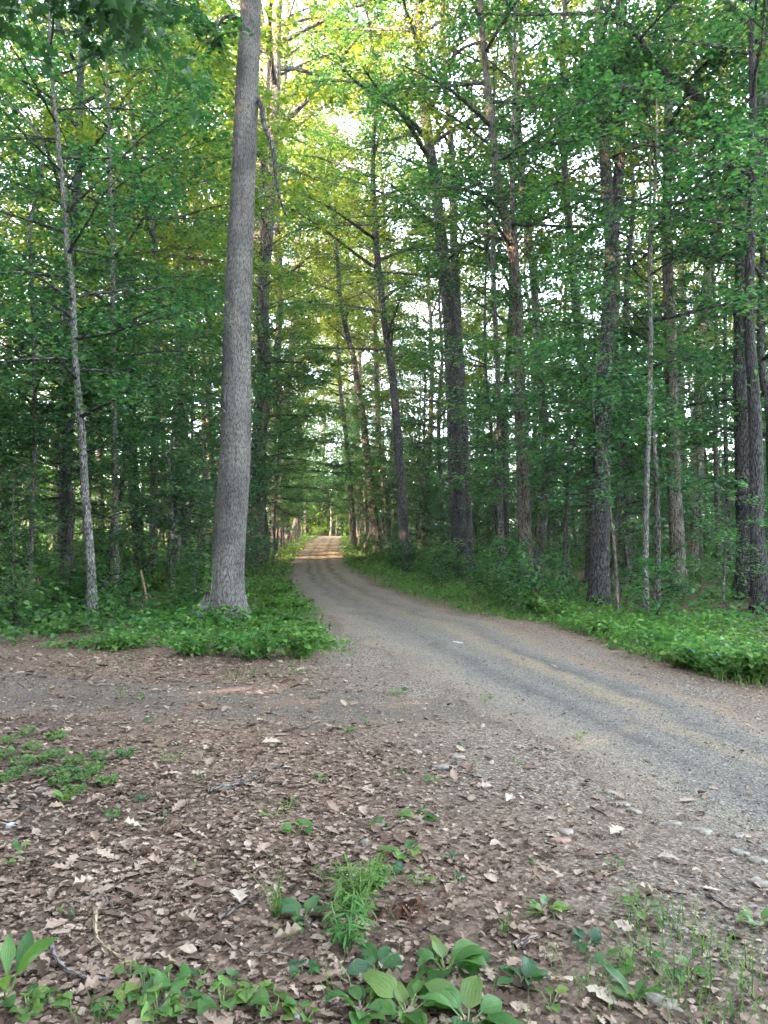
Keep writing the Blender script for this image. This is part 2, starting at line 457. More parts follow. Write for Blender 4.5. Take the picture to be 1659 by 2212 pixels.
grit = ramp(nt, [(0, (.06, .05, .042)), (.5, (.15, .128, .10)), (.9, (.24, .21, .17)), (1, (.34, .31, .27))], sg_.outputs[0]).outputs[0]
c = mix(nt, sxx.outputs[0], c, grit)
c = mix(nt, 1.0, c, (.85, .82, .80), 'MULTIPLY')
b = nd(nt, 'ShaderNodeBsdfPrincipled'); b.inputs['Roughness'].default_value = .95; b.inputs['Specular IOR Level'].default_value = .1
L(c, b.inputs['Base Color'])
hd = nd(nt, 'ShaderNodeMath', operation='ADD'); L(d1, hd.inputs[0]); L(dn.outputs[0], hd.inputs[1])
bp = nd(nt, 'ShaderNodeBump'); bp.inputs['Strength'].default_value = .8; bp.inputs['Distance'].default_value = .02; L(hd.outputs[0], bp.inputs['Height']); L(bp.outputs[0], b.inputs['Normal'])
L(b.outputs[0], out.inputs[0])
ground = mb.build('ground', m); tag(ground, kind='structure')


def strip(name, A, B, ncol, lift, rough_edge=.0):
    """sheet between two edge lines, uv = across, along; its rim dips below the ground"""
    n = len(A); u = np.linspace(0, 1, ncol)
    A = A.copy(); B = B.copy()
    s = np.arange(n)
    if rough_edge:
        dirv = (B - A)[:, :2]; dirv /= np.linalg.norm(dirv, axis=1)[:, None]
        ln = np.concatenate([[0], np.cumsum(np.linalg.norm(np.diff(A[:, :2], axis=0), axis=1))])
        A[:, :2] += dirv * ((fbm(ln * 1.2, ln * 0, 31, 4) - .5) * rough_edge)[:, None]
        B[:, :2] += dirv * ((fbm(ln * 1.2, ln * 0 + 5, 32, 4) - .5) * rough_edge)[:, None]
    P = A[:, None, :2] * (1 - u)[None, :, None] + B[:, None, :2] * u[None, :, None]
    z = gnd(P[..., 0], P[..., 1]) + lift * np.clip(np.minimum(u, 1 - u) / .10, -.4, 1)[None, :] - .004
    z[:, 0] -= .012; z[:, -1] -= .012
    V = np.concatenate([P, z[..., None]], -1).reshape(-1, 3)
    i, j = np.meshgrid(np.arange(n - 1), np.arange(ncol - 1), indexing='ij'); a = i * ncol + j
    ln = np.concatenate([[0], np.cumsum(np.linalg.norm(np.diff((A + B)[:, :2] / 2, axis=0), axis=1))])
    uv = np.stack([np.broadcast_to(u[None], (n, ncol)), np.broadcast_to(ln[:, None], (n, ncol))], -1).reshape(-1, 2)
    mb = MB(); mb.add(V, np.stack([a, a + 1, a + ncol + 1, a + ncol], -1).reshape(-1, 4), uv)
    return mb


def surface_mat(name, ustops, dark_amt, tan, chips=.4, far=(900, 999)):
    m, nt, out = new_mat(name); L = nt.links.new
    tc, lc, d1, d2 = litter_nodes(nt)
    uv = nd(nt, 'ShaderNodeUVMap'); sx = nd(nt, 'ShaderNodeSeparateXYZ'); L(uv.outputs[0], sx.inputs[0])
    wn = nd(nt, 'ShaderNodeTexNoise'); wn.inputs['Scale'].default_value = 1.1; wn.inputs['Detail'].default_value = 7; wn.inputs['Roughness'].default_value = .65; L(tc.outputs['Object'], wn.inputs['Vector'])
    ad = nd(nt, 'ShaderNodeMath', operation='MULTIPLY_ADD'); ad.inputs[1].default_value = .20; L(wn.outputs[0], ad.inputs[0])
    sb = nd(nt, 'ShaderNodeMath', operation='SUBTRACT'); sb.inputs[1].default_value = .10; L(sx.outputs[0], sb.inputs[0]); L(sb.outputs[0], ad.inputs[2])
    base = ramp(nt, ustops, ad.outputs[0]).outputs[0]
    pn = nd(nt, 'ShaderNodeTexNoise'); pn.inputs['Scale'].default_value = .8; pn.inputs['Detail'].default_value = 8; pn.inputs['Roughness'].default_value = .7; L(tc.outputs['Object'], pn.inputs['Vector'])
    pr = ramp(nt, [(.42, (0, 0, 0)), (.62, (.8, .8, .8))], pn.outputs[0]).outputs[0]
    base = mix(nt, pr, base, tan)
    fv = nd(nt, 'ShaderNodeMapRange'); fv.inputs['From Min'].default_value = far[0]; fv.inputs['From Max'].default_value = far[1]; fv.inputs['To Max'].default_value = .85; L(sx.outputs[1], fv.inputs['Value'])
    st_ = ramp(nt, [(0, tan), (.22, tan), (.27, (.085, .070, .055)), (.36, (.20, .165, .12)), (.44, (.12, .10, .078)), (.55, (.22, .18, .128)), (.66, (.085, .070, .055)), (.75, (.21, .168, .118)), (1, tan)], ad.outputs[0]).outputs[0]
    base = mix(nt, fv.outputs[0], base, st_ if far[0] > 20 else tan)
    vo = nd(nt, 'ShaderNodeTexVoronoi'); vo.inputs['Scale'].default_value = 75; L(tc.outputs['Object'], vo.inputs['Vector'])
    sp = nd(nt, 'ShaderNodeSeparateColor'); L(vo.outputs['Color'], sp.inputs[0])
    st = ramp(nt, [(0, (.5, .5, .51)), (.5, (.95, .95, .95)), (.9, (1.4, 1.38, 1.35)), (1, (1.8, 1.77, 1.74))], sp.outputs[0]).outputs[0]
    fn = nd(nt, 'ShaderNodeTexNoise'); fn.inputs['Scale'].default_value = 60; fn.inputs['Detail'].default_value = 8; fn.inputs['Roughness'].default_value = .8; L(tc.outputs['Object'], fn.inputs['Vector'])
    fr = ramp(nt, [(.25, (.55, .55, .55)), (.75, (1.4, 1.4, 1.4))], fn.outputs[0]).outputs[0]
    c = mix(nt, .75, base, st, 'MULTIPLY'); c = mix(nt, .8, c, fr, 'MULTIPLY')
    # scattered bits of litter towards the rims
    el = ramp(nt, [(0, (1, 1, 1)), (.10, (.75, .75, .75)), (.24, (0, 0, 0)), (.90, (0, 0, 0)), (.98, (.9, .9, .9)), (1, (1, 1, 1))], ad.outputs[0]).outputs[0]
    ch = nd(nt, 'ShaderNodeMath', operation='MULTIPLY'); L(el, ch.inputs[0]); ch.inputs[1].default_value = chips
    c = mix(nt, ch.outputs[0], c, lc)
    b = nd(nt, 'ShaderNodeBsdfPrincipled'); b.inputs['Roughness'].default_value = .92; b.inputs['Specular IOR Level'].default_value = .12
    L(c, b.inputs['Base Color'])
    mn = nd(nt, 'ShaderNodeTexNoise'); mn.inputs['Scale'].default_value = 7; mn.inputs['Detail'].default_value = 5; L(tc.outputs['Object'], mn.inputs['Vector'])
    h0 = nd(nt, 'ShaderNodeMath', operation='MULTIPLY_ADD'); h0.inputs[1].default_value = 4; L(mn.outputs[0], h0.inputs[0]); L(vo.outputs['Distance'], h0.inputs[2])
    hd = nd(nt, 'ShaderNodeMath', operation='ADD'); L(h0.outputs[0], hd.inputs[0]); L(fn.outputs[0], hd.inputs[1])
    bp = nd(nt, 'ShaderNodeBump'); bp.inputs['Strength'].default_value = 1; bp.inputs['Distance'].default_value = .016; L(hd.outputs[0], bp.inputs['Height']); L(bp.outputs[0], b.inputs['Normal'])
    L(b.outputs[0], out.inputs[0])
    return m


GREY = (.155, .139, .116); DGREY = (.115, .106, .093); TAN = (.200, .162, .112); PALE = (.215, .184, .138); BRN = (.11, .082, .062); ORG = (.20, .147, .098)
road_m = surface_mat('road_gravel', [(0, BRN), (.08, PALE), (.20, PALE), (.30, GREY), (.38, (.092, .086, .077)), (.46, GREY), (.54, (.13, .117, .098)), (.60, TAN), (.66, TAN), (.72, (.092, .086, .077)), (.82, GREY), (.89, ORG), (.95, (.16, .115, .08)), (1, BRN)], .5, (.158, .142, .118), far=(24, 44))
A2, B2 = LP.copy(), RP.copy()
road = strip('road', A2, B2, 40, .014, .5).build('road', road_m); tag(road, kind='structure')

px_ = np.linspace(-15, 1.9, 90)
PA = np.stack([px_, path_c(px_) - path_w(px_) * 1.15, px_ * 0], 1); PB = np.stack([px_, path_c(px_) + path_w(px_) * 1.15, px_ * 0], 1)
path_m = surface_mat('path_dirt', [(0, BRN), (.25, (.13, .105, .085)), (.45, (.085, .066, .054)), (.6, (.135, .115, .096)), (.8, (.125, .10, .083)), (1, BRN)], .5, (.125, .104, .082), .9, far=(12.3, 15.0))
path = strip('path', PA, PB, 20, .005, .9).build('path', path_m); tag(path, kind='structure')


def surf(x, y):
    """height of whatever surface lies there"""
    z = gnd(x, y)
    return z + np.where(road_out(x, y) < -.2, .010, 0.0)


# ------------------------------------------------------------------ stuff on the ground
def scatter(bands, xlim=lambda y: .54 * y + 1.2, seed=1):
    r = np.random.default_rng(seed); out = []
    for (y0, y1, dens) in bands:
        w = max(xlim(y0), xlim(y1)); n = int(2 * w * (y1 - y0) * dens)
        x = r.uniform(-w, w, n); y = r.uniform(y0, y1, n)
        k = np.abs(x) < xlim(y)
        out.append(np.stack([x[k], y[k]], 1))
    return np.concatenate(out), r


# leaf litter
P, r = scatter([(1.7, 4, 2300), (4, 6, 1300), (6, 10, 560), (10, 16, 170), (16, 30, 34)], seed=3)
x, y = P.T
ro = road_out(x, y)
keep = np.clip(.015 + .16 * ss((ro + 1.0) / 1.4) + .25 * ss((ro - .1) / 1.0) + .60 * ss((ro - .5) / np.where(x > road_r(y), .6, 2.0)), 0, 1)
keep *= np.where(x > road_r(y), 1.0, 1.0)
pf = np.exp(-((y - path_c(x)) / path_w(x)) ** 2) * (x < .8)
keep *= 1 - .62 * pf
keep *= .55 + .45 * ss((fbm(x * .9, y * .9, 41) - .3) / .25)
k = r.random(len(x)) < keep
x, y = x[k], y[k]; n = len(x)
z = surf(x, y) + r.uniform(.001, .016, n)
sz = r.uniform(.013, .040, n) * np.where(r.random(n) < .07, 1.9, 1.0)
pos = np.stack([x, y, z], 1)
mb = MB()
near = y < 5.2
kind = r.random(n)
for T, sel in ((T_OAK, near & (kind < .22)), (T_OAK_CURL, near & (kind >= .22) & (kind < .42)), (T_DEAD, (near & (kind >= .42) & (kind < .72)) | (~near & (kind < .5))), (T_DEADB, (near & (kind >= .72)) | (~near & (kind >= .5)))):
    big = 1.35 if len(T[0]) > 20 else 1.0
    leaf_cloud(mb, pos[sel], sz[sel] * big, T, tilt=.20, r=r, zs=r.uniform(.1, 1.0, sel.sum()))
P, r = scatter([(1.7, 6, 42), (6, 10, 20)], seed=33)
x, y = P.T; ro = road_out(x, y)
k = r.random(len(x)) < np.clip(.04 + ss((ro - .2) / 1.6) * (1 - .7 * np.exp(-((y - path_c(x)) / path_w(x)) ** 2) * (x < .8)), 0, 1)
x, y = x[k], y[k]; n = len(x); pk = r.random(n)
for T, sel in ((T_OAK, pk < .5), (T_OAK_CURL, pk >= .5)):
    leaf_cloud(mb, np.stack([x, y, surf(x, y) + r.uniform(.004, .02, n)], 1)[sel], r.uniform(.06, .12, sel.sum()), T, tilt=.22, r=r, zs=r.uniform(.1, .9, sel.sum()))
litter = mb.build('leaf_litter', M['litter']); tag(litter, kind='stuff')

# loose gravel
def pebble_template():
    v = [(0, 0, .5)]
    for k in range(6):
        a = k * PI / 3; rr = [1, .8, 1.1, .9, 1.05, .75][k]
        v.append((math.cos(a) * rr * .6, math.sin(a) * rr * .45, .08))
    f = [(0, 1, 2, 3), (0, 3, 4, 5), (0, 5, 6, 1)]
    return np.array(v), np.array(f), np.zeros((7, 2))


P, r = scatter([(1.7, 5, 1100), (5, 9, 620), (9, 15, 200), (15, 26, 45)], seed=8)
x, y = P.T; ro = road_out(x, y)
keep = np.clip(1.0 * ss((.25 - ro) / .5) * (.25 + .75 * fbm(x * 1.3, y * 1.3, 44)) + .30 * ss((2.0 - ro) / 1.9), 0, 1)
pf = np.exp(-((y - path_c(x)) / path_w(x)) ** 2) * (x < .8); keep = np.maximum(keep, .10 * pf)
k = r.random(len(x)) < keep; x, y = x[k], y[k]; n = len(x)
mb = MB()
sz = .004 + .016 * r.random(n) ** 3 + np.where(r.random(n) < .02, .022 * r.random(n), 0)
leaf_cloud(mb, np.stack([x, y, surf(x, y) + .001], 1), sz, pebble_template(), tilt=.15, r=r)
tag(mb.build('gravel', M['gravel'], smooth=False), kind='stuff')


# grasses on the verges and in the clearing
def grass_blades(mb, x, y, h, r, bend=.5, w=.006):
    n = len(x); a = r.uniform(0, 2 * PI, n); d = np.stack([np.cos(a), np.sin(a)], 1); s = np.stack([-d[:, 1], d[:, 0]], 1)
    bd = r.uniform(.15, 1, n) * bend
    z0 = surf(x, y) - .004
    rows = []
    for t, ww in ((0, 1), (.4, .85), (.75, .55), (1, .05)):
        c = np.stack([x + d[:, 0] * bd * h * t ** 2, y + d[:, 1] * bd * h * t ** 2, z0 + h * (t - .35 * bd * t ** 2)], 1)
        o = np.concatenate([s * (w * ww), np.zeros((n, 1))], 1)
        rows += [c - o, c + o]
    V = np.stack(rows, 1); tf = np.array([(0, 1, 3, 2), (2, 3, 5, 4), (4, 5, 7, 6)])
    mb.add(V.reshape(-1, 3), (tf[None] + (np.arange(n) * 8)[:, None, None]).reshape(-1, 4), None)


def verge_mask(x, y):
    """how green the ground is: right verge, left verge beyond the big oak, the woods' edge"""
    ro = road_out(x, y); right = x > road_r(y)
    m = np.where(right, ss((ro - (.35 + .4 * fbm(x * .8, y * .8, 50)) * np.interp(y, [8, 16, 26], [1.2, .55, -.2])) / .35) * ss((5.0 - ro) / 2.2), 0)
    left = (~right) & (y > 9.3)
    e = y - 9.75 - 1.6 * (fbm(x * .75, y * .75, 51, 4) - .5) * 2 - .6 * ss((-3.4 - x) / 1.5)
    wl = ss((ro - .15) / .35)
    patch = ss((fbm(x * .75, y * .75, 52) - .42) / .12)
    oak = ss((1.9 - np.hypot((x + 2.35) / 1.25, y - 12.0)) / .9)
    m = np.where(left, wl * ss(e / .7) * np.maximum(np.clip(.15 + .75 * patch - .60 * ss((-3.6 - x) / .9) * ss((14.6 - y) / 2), .05, 1), oak), m)
    m = np.where(left, np.maximum(m, ss((ro + .05) / .3) * ss((3.2 - ro) / 1.2) * ss((y - 13.5) / 2.5) * .9), m)
    return m


P, r = scatter([(8, 14, 330), (14, 24, 150), (24, 45, 45), (45, 90, 12)], seed=12)
x, y = P.T
mk = verge_mask(x, y)
ro = road_out(x, y)
vg = mk * ss((3.0 - ro) / 1.5) * (.35 + .65 * ss((fbm(x * .5, y * .5, 55) - .4) / .15))
vg = np.maximum(vg, .75 * ss((ro + .05) / .3) * ss((1.6 - ro) / .8) * ss((y - 13) / 2.5)); k = r.random(len(x)) < vg; x, y = x[k], y[k]
mb = MB()
sc_ = np.interp(y, [8, 20, 60], [1, 1.3, 2.2])
grass_blades(mb, x, y, r.uniform(.06, .22, len(x)) * np.interp(y, [8, 60], [1, 1.5]), r, .9, .005 * sc_[:, None])
# sparse blades in the clearing
P, r = scatter([(1.8, 5, 60), (5, 11, 40)], seed=13); x, y = P.T
gm = ss((fbm(x * .7, y * .7, 58) - .62) / .08) * ss((road_out(x, y) - .2) / .3) * .35
cl = .9 * np.exp(-(((x - 1.05) / .45) ** 2 + ((y - 2.75) / .45) ** 2)) + .7 * np.exp(-(((x - 1.45) / .3) ** 2 + ((y - 2.55) / .3) ** 2)) + .5 * np.exp(-(((x + 3.6) / .9) ** 2 + ((y - 6.0) / .5) ** 2)) + .6 * np.exp(-(((x + 1.0) / 2.2) ** 2 + ((y - 9.4) / .45) ** 2))
k = r.random(len(x)) < np.clip(gm + cl, 0, 1); x, y = x[k], y[k]
grass_blades(mb, x, y, r.uniform(.04, .15, len(x)), r, 1.3, .0022)
tag(mb.build('grass', M['grass']), kind='stuff')


def cover(name, bands, mask, mat, seed, leaf=(.05, .10), hgt=(.04, .28), per=7, xlim=None, spread=.13, tm=T_OVAL):
    P, r = scatter(bands, xlim or (lambda y: .54 * y + 1.2), seed=seed); x, y = P.T
    k = r.random(len(x)) < mask(x, y); x, y = x[k], y[k]; n = len(x)
    grow = np.interp(y, [8, 25, 60, 120], [1, 1.25, 2.0, 3.0])
    H = r.uniform(*hgt, n) * (0.25 + 1.3 * ss((fbm(x * .8, y * .8, seed + 3) - .3) / .45)) * np.interp(y, [8, 60], [1, 1.6])
    ii = np.repeat(np.arange(n), per); m_ = len(ii)
    f = r.random(m_) ** .7
    a = r.uniform(0, 2 * PI, m_); rad = spread * grow[ii] * r.random(m_) ** .5 * (.5 + .8 * (1 - f))
    pos = np.stack([x[ii] + rad * np.cos(a), y[ii] + rad * np.sin(a), surf(x[ii], y[ii]) + .01 + H[ii] * f], 1)
    mb = MB()
    leaf_cloud(mb, pos, r.uniform(*leaf, m_) * grow[ii], tm, tilt=.42, heading=a, droop=.25, r=r)
    return tag(mb.build(name, mat), kind='stuff')


cover('ground_cover', [(8.5, 13, 62), (13, 20, 36), (20, 34, 15), (34, 60, 5), (60, 100, 2)], verge_mask, M['cover'], 21, (.028, .085), (.02, .24))


def woods_mask(x, y):
    ro = road_out(x, y)
    return ss((ro - 2.0) / 2.5) * ss((y - 10.5) / 3) * (.25 + .75 * ss((fbm(x * .45, y * .45, 61) - .42) / .15)) * np.where(x < road_l(y), 1.0, .55)


cover('undergrowth', [(10, 20, 14), (20, 40, 9), (40, 70, 3.2), (70, 120, 1.2)], woods_mask, M['under'], 23, (.07, .13), (.08, .55), 12, None, .22)


# ------------------------------------------------------------------ trees
def branch_crown(r, trunk, trad, z0, z1, R, nlimb, nsec, nleaf, leaf, elev=(.25, 1.0), profile=None, mbw=None, mbl=None, tm=T_DIAMOND, seg=(5, 3),
                 limb_r=.35, wi=0, li=0, flat=.09, lat=.24, sec_len=(.9, 1.9), droop=.18, avoid=None, tilt=.42, azs=None, limb_scale=1.0):
    """limbs, side twigs and leaf sprays growing from a trunk polyline"""
    tz = trunk[:, 2]
    ga = r.uniform(0, 2 * PI)
    leaves = []; heads = []
    for k in range(nlimb):
        f = (k + r.random() * .9) / nlimb; z = z0 + (z1 - z0) * f
        base = np.array([np.interp(z, tz, trunk[:, c]) for c in range(3)])
        br = float(np.interp(z, tz, trad))
        ga += 2.399 + r.normal(0, .35)
        az = ga if azs is None else azs[k % len(azs)] + r.normal(0, .3)
        pr = (profile(f) if profile else math.sin(PI * min(1, .18 + .8 * f)) ** .7)
        Ln = R * pr * r.uniform(.75, 1.15)
        if avoid is not None:
            Ln *= avoid(az, z)
        if Ln < .3:
            continue
        el = elev[0] + (elev[1] - elev[0]) * f + r.normal(0, .12)
        n = 7; t = np.linspace(0, 1, n)
        wob = np.cumsum(r.normal(0, .07, n)); wz = np.cumsum(r.normal(0, .05, n))
        a = az + wob
        step = Ln / (n - 1)
        e = el * (1 - .55 * t) + wz
        d = np.stack([np.cos(a) * np.cos(e), np.sin(a) * np.cos(e), np.sin(e)], 1) * step
        P = base + np.vstack([[0, 0, 0], np.cumsum(d[1:], axis=0)])
        lr = min(br * .55, .012 + limb_r * .045 * Ln) * limb_scale
        if mbw is not None:
            tube(mbw, P, lr * (1 - .85 * t) + .004, seg[0], wi)
        ns = max(2, int(nsec * Ln / R + .5))
        for q in range(ns):
            u = .22 + .78 * (q + r.random()) / ns
            b = np.array([np.interp(u, t, P[:, c]) for c in range(3)])
            la = np.interp(u, t, a) + (1 if q % 2 else -1) * r.uniform(.4, 1.15) * (1.1 - .5 * u)
            sl = r.uniform(*sec_len) * (1.15 - .45 * u) * min(1.0, .4 + Ln / R)
            m_ = 4; tt = np.linspace(0, 1, m_)
            ee = r.normal(.12, .2) - droop * tt * 2
            aa = la + np.cumsum(r.normal(0, .12, m_))
            dd = np.stack([np.cos(aa) * np.cos(ee), np.sin(aa) * np.cos(ee), np.sin(ee)], 1) * sl / (m_ - 1)
            Q = b + np.vstack([[0, 0, 0], np.cumsum(dd[1:], axis=0)])
            if mbw is not None:
                tube(mbw, Q, np.linspace(max(.006, lr * .28), .003, m_), seg[1], wi)
            nl = int(nleaf * r.uniform(.6, 1.35))
            s = r.uniform(.12, 1.12, nl)
            c = np.stack([np.interp(s, tt, Q[:, q_]) for q_ in range(3)], 1)
            side = r.normal(0, lat, nl) * (1.15 - .55 * np.minimum(s, 1)) * sl / 1.3
            c[:, 0] += -np.sin(la) * side; c[:, 1] += np.cos(la) * side
            c[:, 2] += r.normal(0, flat, nl) - .12 * np.abs(side)
            leaves.append(c); heads.append(la + np.sign(side) * .8 + r.normal(0, .5, nl))
    if leaves and mbl is not None:
        pos = np.concatenate(leaves); hd = np.concatenate(heads)
        leaf_cloud(mbl, pos, r.uniform(.7, 1.25, len(pos)) * leaf, tm, tilt=tilt, mi=li, heading=hd, droop=.3, r=r)


def proto_tree(name, seed, H, r0, z0f, R, nlimb, nsec, nleaf, leaf, elev, bark, leafm, profile=None, wave=.25, **kw):
    r = np.random.default_rng(seed)
    n = 16; t = np.linspace(0, 1, n)
    P = np.stack([np.cumsum(r.normal(0, wave, n)) * .35, np.cumsum(r.normal(0, wave, n)) * .35, t * H - .15], 1)
    P[:, :2] -= P[0, :2]
    rad = r0 * (1 - .80 * t) * (1 + .5 * np.exp(-t * H / .35)) + .006
    P = smooth_path(P, 36); rad = np.interp(np.linspace(0, 1, 36), t, rad)
    root = empty(name)
    tb = MB(); tube(tb, P, rad, 9, 0, .08, seed)
    cw = MB()
    branch_crown(r, P, rad, H * z0f, H * .985, R, nlimb, nsec, nleaf, leaf, elev, profile, cw, cw, wi=1, li=0, **kw)
    tb.build('trunk', bark, root)
    cw.build('crown', [leafm, M['bark_dark']], root)
    return root


CANOPY = [proto_tree('oak_tree', 100 + k, H, r0, zf, R + .8, nl, 9, 66, lf, (.35, 1.05), M[b], M['canopy_leaf'], sec_len=(.9, 1.9), flat=.17, lat=.20)
          for k, (H, r0, zf, R, nl, lf, b) in enumerate([(26, .20, .36, 4.4, 34, .15, 'bark_mid'), (24, .16, .30, 3.8, 34, .15, 'bark_dark'), (28, .23, .42, 5.0, 34, .155, 'bark_mid'), (22, .14, .33, 3.4, 30, .15, 'bark_dark')])]
MAPLE = [proto_tree('maple_tree', 200 + k, H, r0, zf, R, nl, 9, 50, lf, (.12, .85), M[b], M['maple_leaf'], profile=lambda f: (1 - .75 * f) ** .8 * (.6 + .4 * min(1, f * 5)), wave=.16, sec_len=(.6, 1.5), flat=.06, droop=.12, tilt=.32)
         for k, (H, r0, zf, R, nl, lf, b) in enumerate([(9.5, .065, .20, 2.7, 34, .105, 'bark_mid'), (12, .08, .18, 3.0, 40, .11, 'bark_pale'), (7.0, .045, .16, 2.2, 26, .10, 'bark_mid'), (14, .09, .22, 3.0, 42, .11, 'bark_dark')])]
SAPL = [proto_tree('sapling', 300 + k, H, r0, .28, R, nl, 8, 20, .085, (.2, .8), M['bark_mid'], M['maple_leaf'], profile=lambda f: 1 - .6 * f, wave=.07, sec_len=(.3, .8), flat=.05, droop=.1, tilt=.35)
        for k, (H, r0, R, nl) in enumerate([(3.2, .022, 1.1, 16), (2.2, .016, .8, 12), (4.2, .028, 1.3, 18)])]
SHRUB = [proto_tree('shrub', 400 + k, H, .012, .08, R, nl, 6, 18, .075, (.5, 1.2), M['bark_mid'], M['under'], profile=lambda f: 1 - .3 * f, wave=.05, sec_len=(.25, .55), flat=.07)
         for k, (H, R, nl) in enumerate([(1.1, .6, 14), (.8, .5, 12)])]
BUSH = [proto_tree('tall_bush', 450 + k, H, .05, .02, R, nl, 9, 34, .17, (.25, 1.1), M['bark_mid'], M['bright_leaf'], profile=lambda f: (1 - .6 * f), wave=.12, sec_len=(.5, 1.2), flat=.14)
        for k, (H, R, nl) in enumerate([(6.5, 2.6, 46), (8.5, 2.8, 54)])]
for o in SHRUB + BUSH:
    o.children[0].name = 'stem'

placed = []          # (x, y, min spacing)


def trace(pts, base_d=None, lean=0.0):
    """screen polyline -> world polyline standing on the ground"""
    b = at(*pts[0]) if base_d is None else None
    Yb = b.y if b is not None else base_d
    W = []
    for k, (px, py) in enumerate(pts):
        W.append(pt(px, py, Yb + lean * k))
    W = np.array(W)
    W[0, 2] = float(gnd(W[0, 0], W[0, 1]))
    return W


def key_tree(name, label, cat, pts, w0, w1, H, bark, leafm, crown=None, base_d=None, limbs=(), forks=(), seed=0, segs=16, flare=.45, lean=0.0, group=None, rough=.07, leaf=.12, bend=(0, 0)):
    """a tree with a traced trunk; w0, w1: trunk diameters at the ground and at the last traced point"""
    r = np.random.default_rng(seed + 900)
    W = trace(pts, base_d, lean)
    top = W[-1]; d = W[-1] - W[-2]; d /= np.linalg.norm(d); d = d * .5 + np.array([bend[0], bend[1], .6]); d /= np.linalg.norm(d)
    base = W[0].copy()
    if H > top[2] + .3:
        k = max(2, int((H - top[2]) / 2.5))
        for q in range(1, k + 1):
            s = (H - top[2]) * q / k
            W = np.vstack([W, top + d * s + np.array([r.normal(0, .12), r.normal(0, .12), 0]) * q ** .5])
    low = W[0].copy(); low[2] -= .25
    W = np.vstack([low, W])
    n = max(40, int((W[-1, 2] - W[0, 2]) * 5))
    P = smooth_path(W, n)
    zt = top[2]
    rad = np.interp(P[:, 2], [base[2], zt, max(H, zt + .1)], [w0 / 2, w1 / 2, max(.012, w1 * .08) if H > zt + 1 else w1 * .45])
    rad = rad * (1 + flare * np.exp(-np.maximum(P[:, 2] - base[2], 0) / .30))
    root = empty(name, base, label, cat, group)
    off = base
    tb = MB(); tube(tb, P - off, rad, segs, 0, rough, seed)
    tb.build('trunk', bark, root)
    for fk in forks:
        Q = np.array([pt(px, py, W[1, 1] + dy) for (px, py, dy) in fk['pts']])
        if fk.get('H'):
            dd = Q[-1] - Q[-2]; dd /= np.linalg.norm(dd); k = 3
            tq = Q[-1].copy()
            for q in range(1, k + 1):
                Q = np.vstack([Q, tq + (dd * .6 + np.array([0, 0, .5])) * (fk['H'] - tq[2]) * q / k])
        S = smooth_path(Q, 30); rr = np.linspace(fk['w'][0] / 2, fk['w'][1] / 2, 30)
        fb = MB(); tube(fb, S - off, rr, 12, 0, rough, seed + 5)
        fb.build(fk.get('name', 'limb'), fk.get('mat', bark), root)
        if fk.get('crown') or fk.get('sprays'):
            pass
    cw = MB()
    if crown:
        for c in (crown if isinstance(crown, list) else [crown]):
            kw = dict(elev=(.2, .95), sec_len=(.8, 1.7), lat=.20, flat=.13); kw.update({k: v for k, v in c.items() if k not in ('z0', 'z1', 'R', 'n', 'ns', 'nl')})
            branch_crown(r, P - off, rad, c['z0'], min(c.get('z1', H), H * .98), c['R'], c['n'], int(c.get('ns', 12) * .72), int(c.get('nl', 34) * 1.65), leaf, mbw=cw, mbl=cw, wi=1, li=0, **kw)
    for fk in forks:
        if fk.get('sprays'):
            Q = np.array([pt(px, py, W[1, 1] + dy) for (px, py, dy) in fk['pts']]) - off
            S = smooth_path(Q, 24)
            ns, ln, nl = fk['sprays']
            for q in range(ns):
                u = fk.get('from', .3) + (1 - fk.get('from', .3)) * (q + r.random()) / ns
                b = S[min(23, int(u * 23))]
                tt = np.linspace(0, 1, 5); az = r.uniform(0, 2 * PI); ee = r.normal(.1, .35)
                aa = az + np.cumsum(r.normal(0, .15, 5))
                l_ = ln * r.uniform(.5, 1.2)
                dd = np.stack([np.cos(aa) * math.cos(ee), np.sin(aa) * math.cos(ee), np.full(5, math.sin(ee)) - .12 * tt], 1) * l_ / 4
                T_ = b + np.vstack([[0, 0, 0], np.cumsum(dd[1:], axis=0)])
                tube(cw, T_, np.linspace(.014, .004, 5), 4, 1)
                s = r.uniform(.15, 1.1, nl)
                c = np.stack([np.interp(s, tt, T_[:, z]) for z in range(3)], 1)
                c += r.normal(0, 1, c.shape) * np.array([.22, .22, .09]) * l_ / 1.3
                leaf_cloud(cw, c, r.uniform(.7, 1.25, nl) * leaf, T_DIAMOND, tilt=.45, droop=.3, r=r)
    if cw.n:
        cw.build('crown', [leafm, M['bark_dark']], root)
    placed.append((base[0], base[1], 1.6))
    return root


OAK, MAP, CAN, BRI, DRK = M['oak_leaf'], M['maple_leaf'], M['canopy_leaf'], M['bright_leaf'], M['dark_leaf']

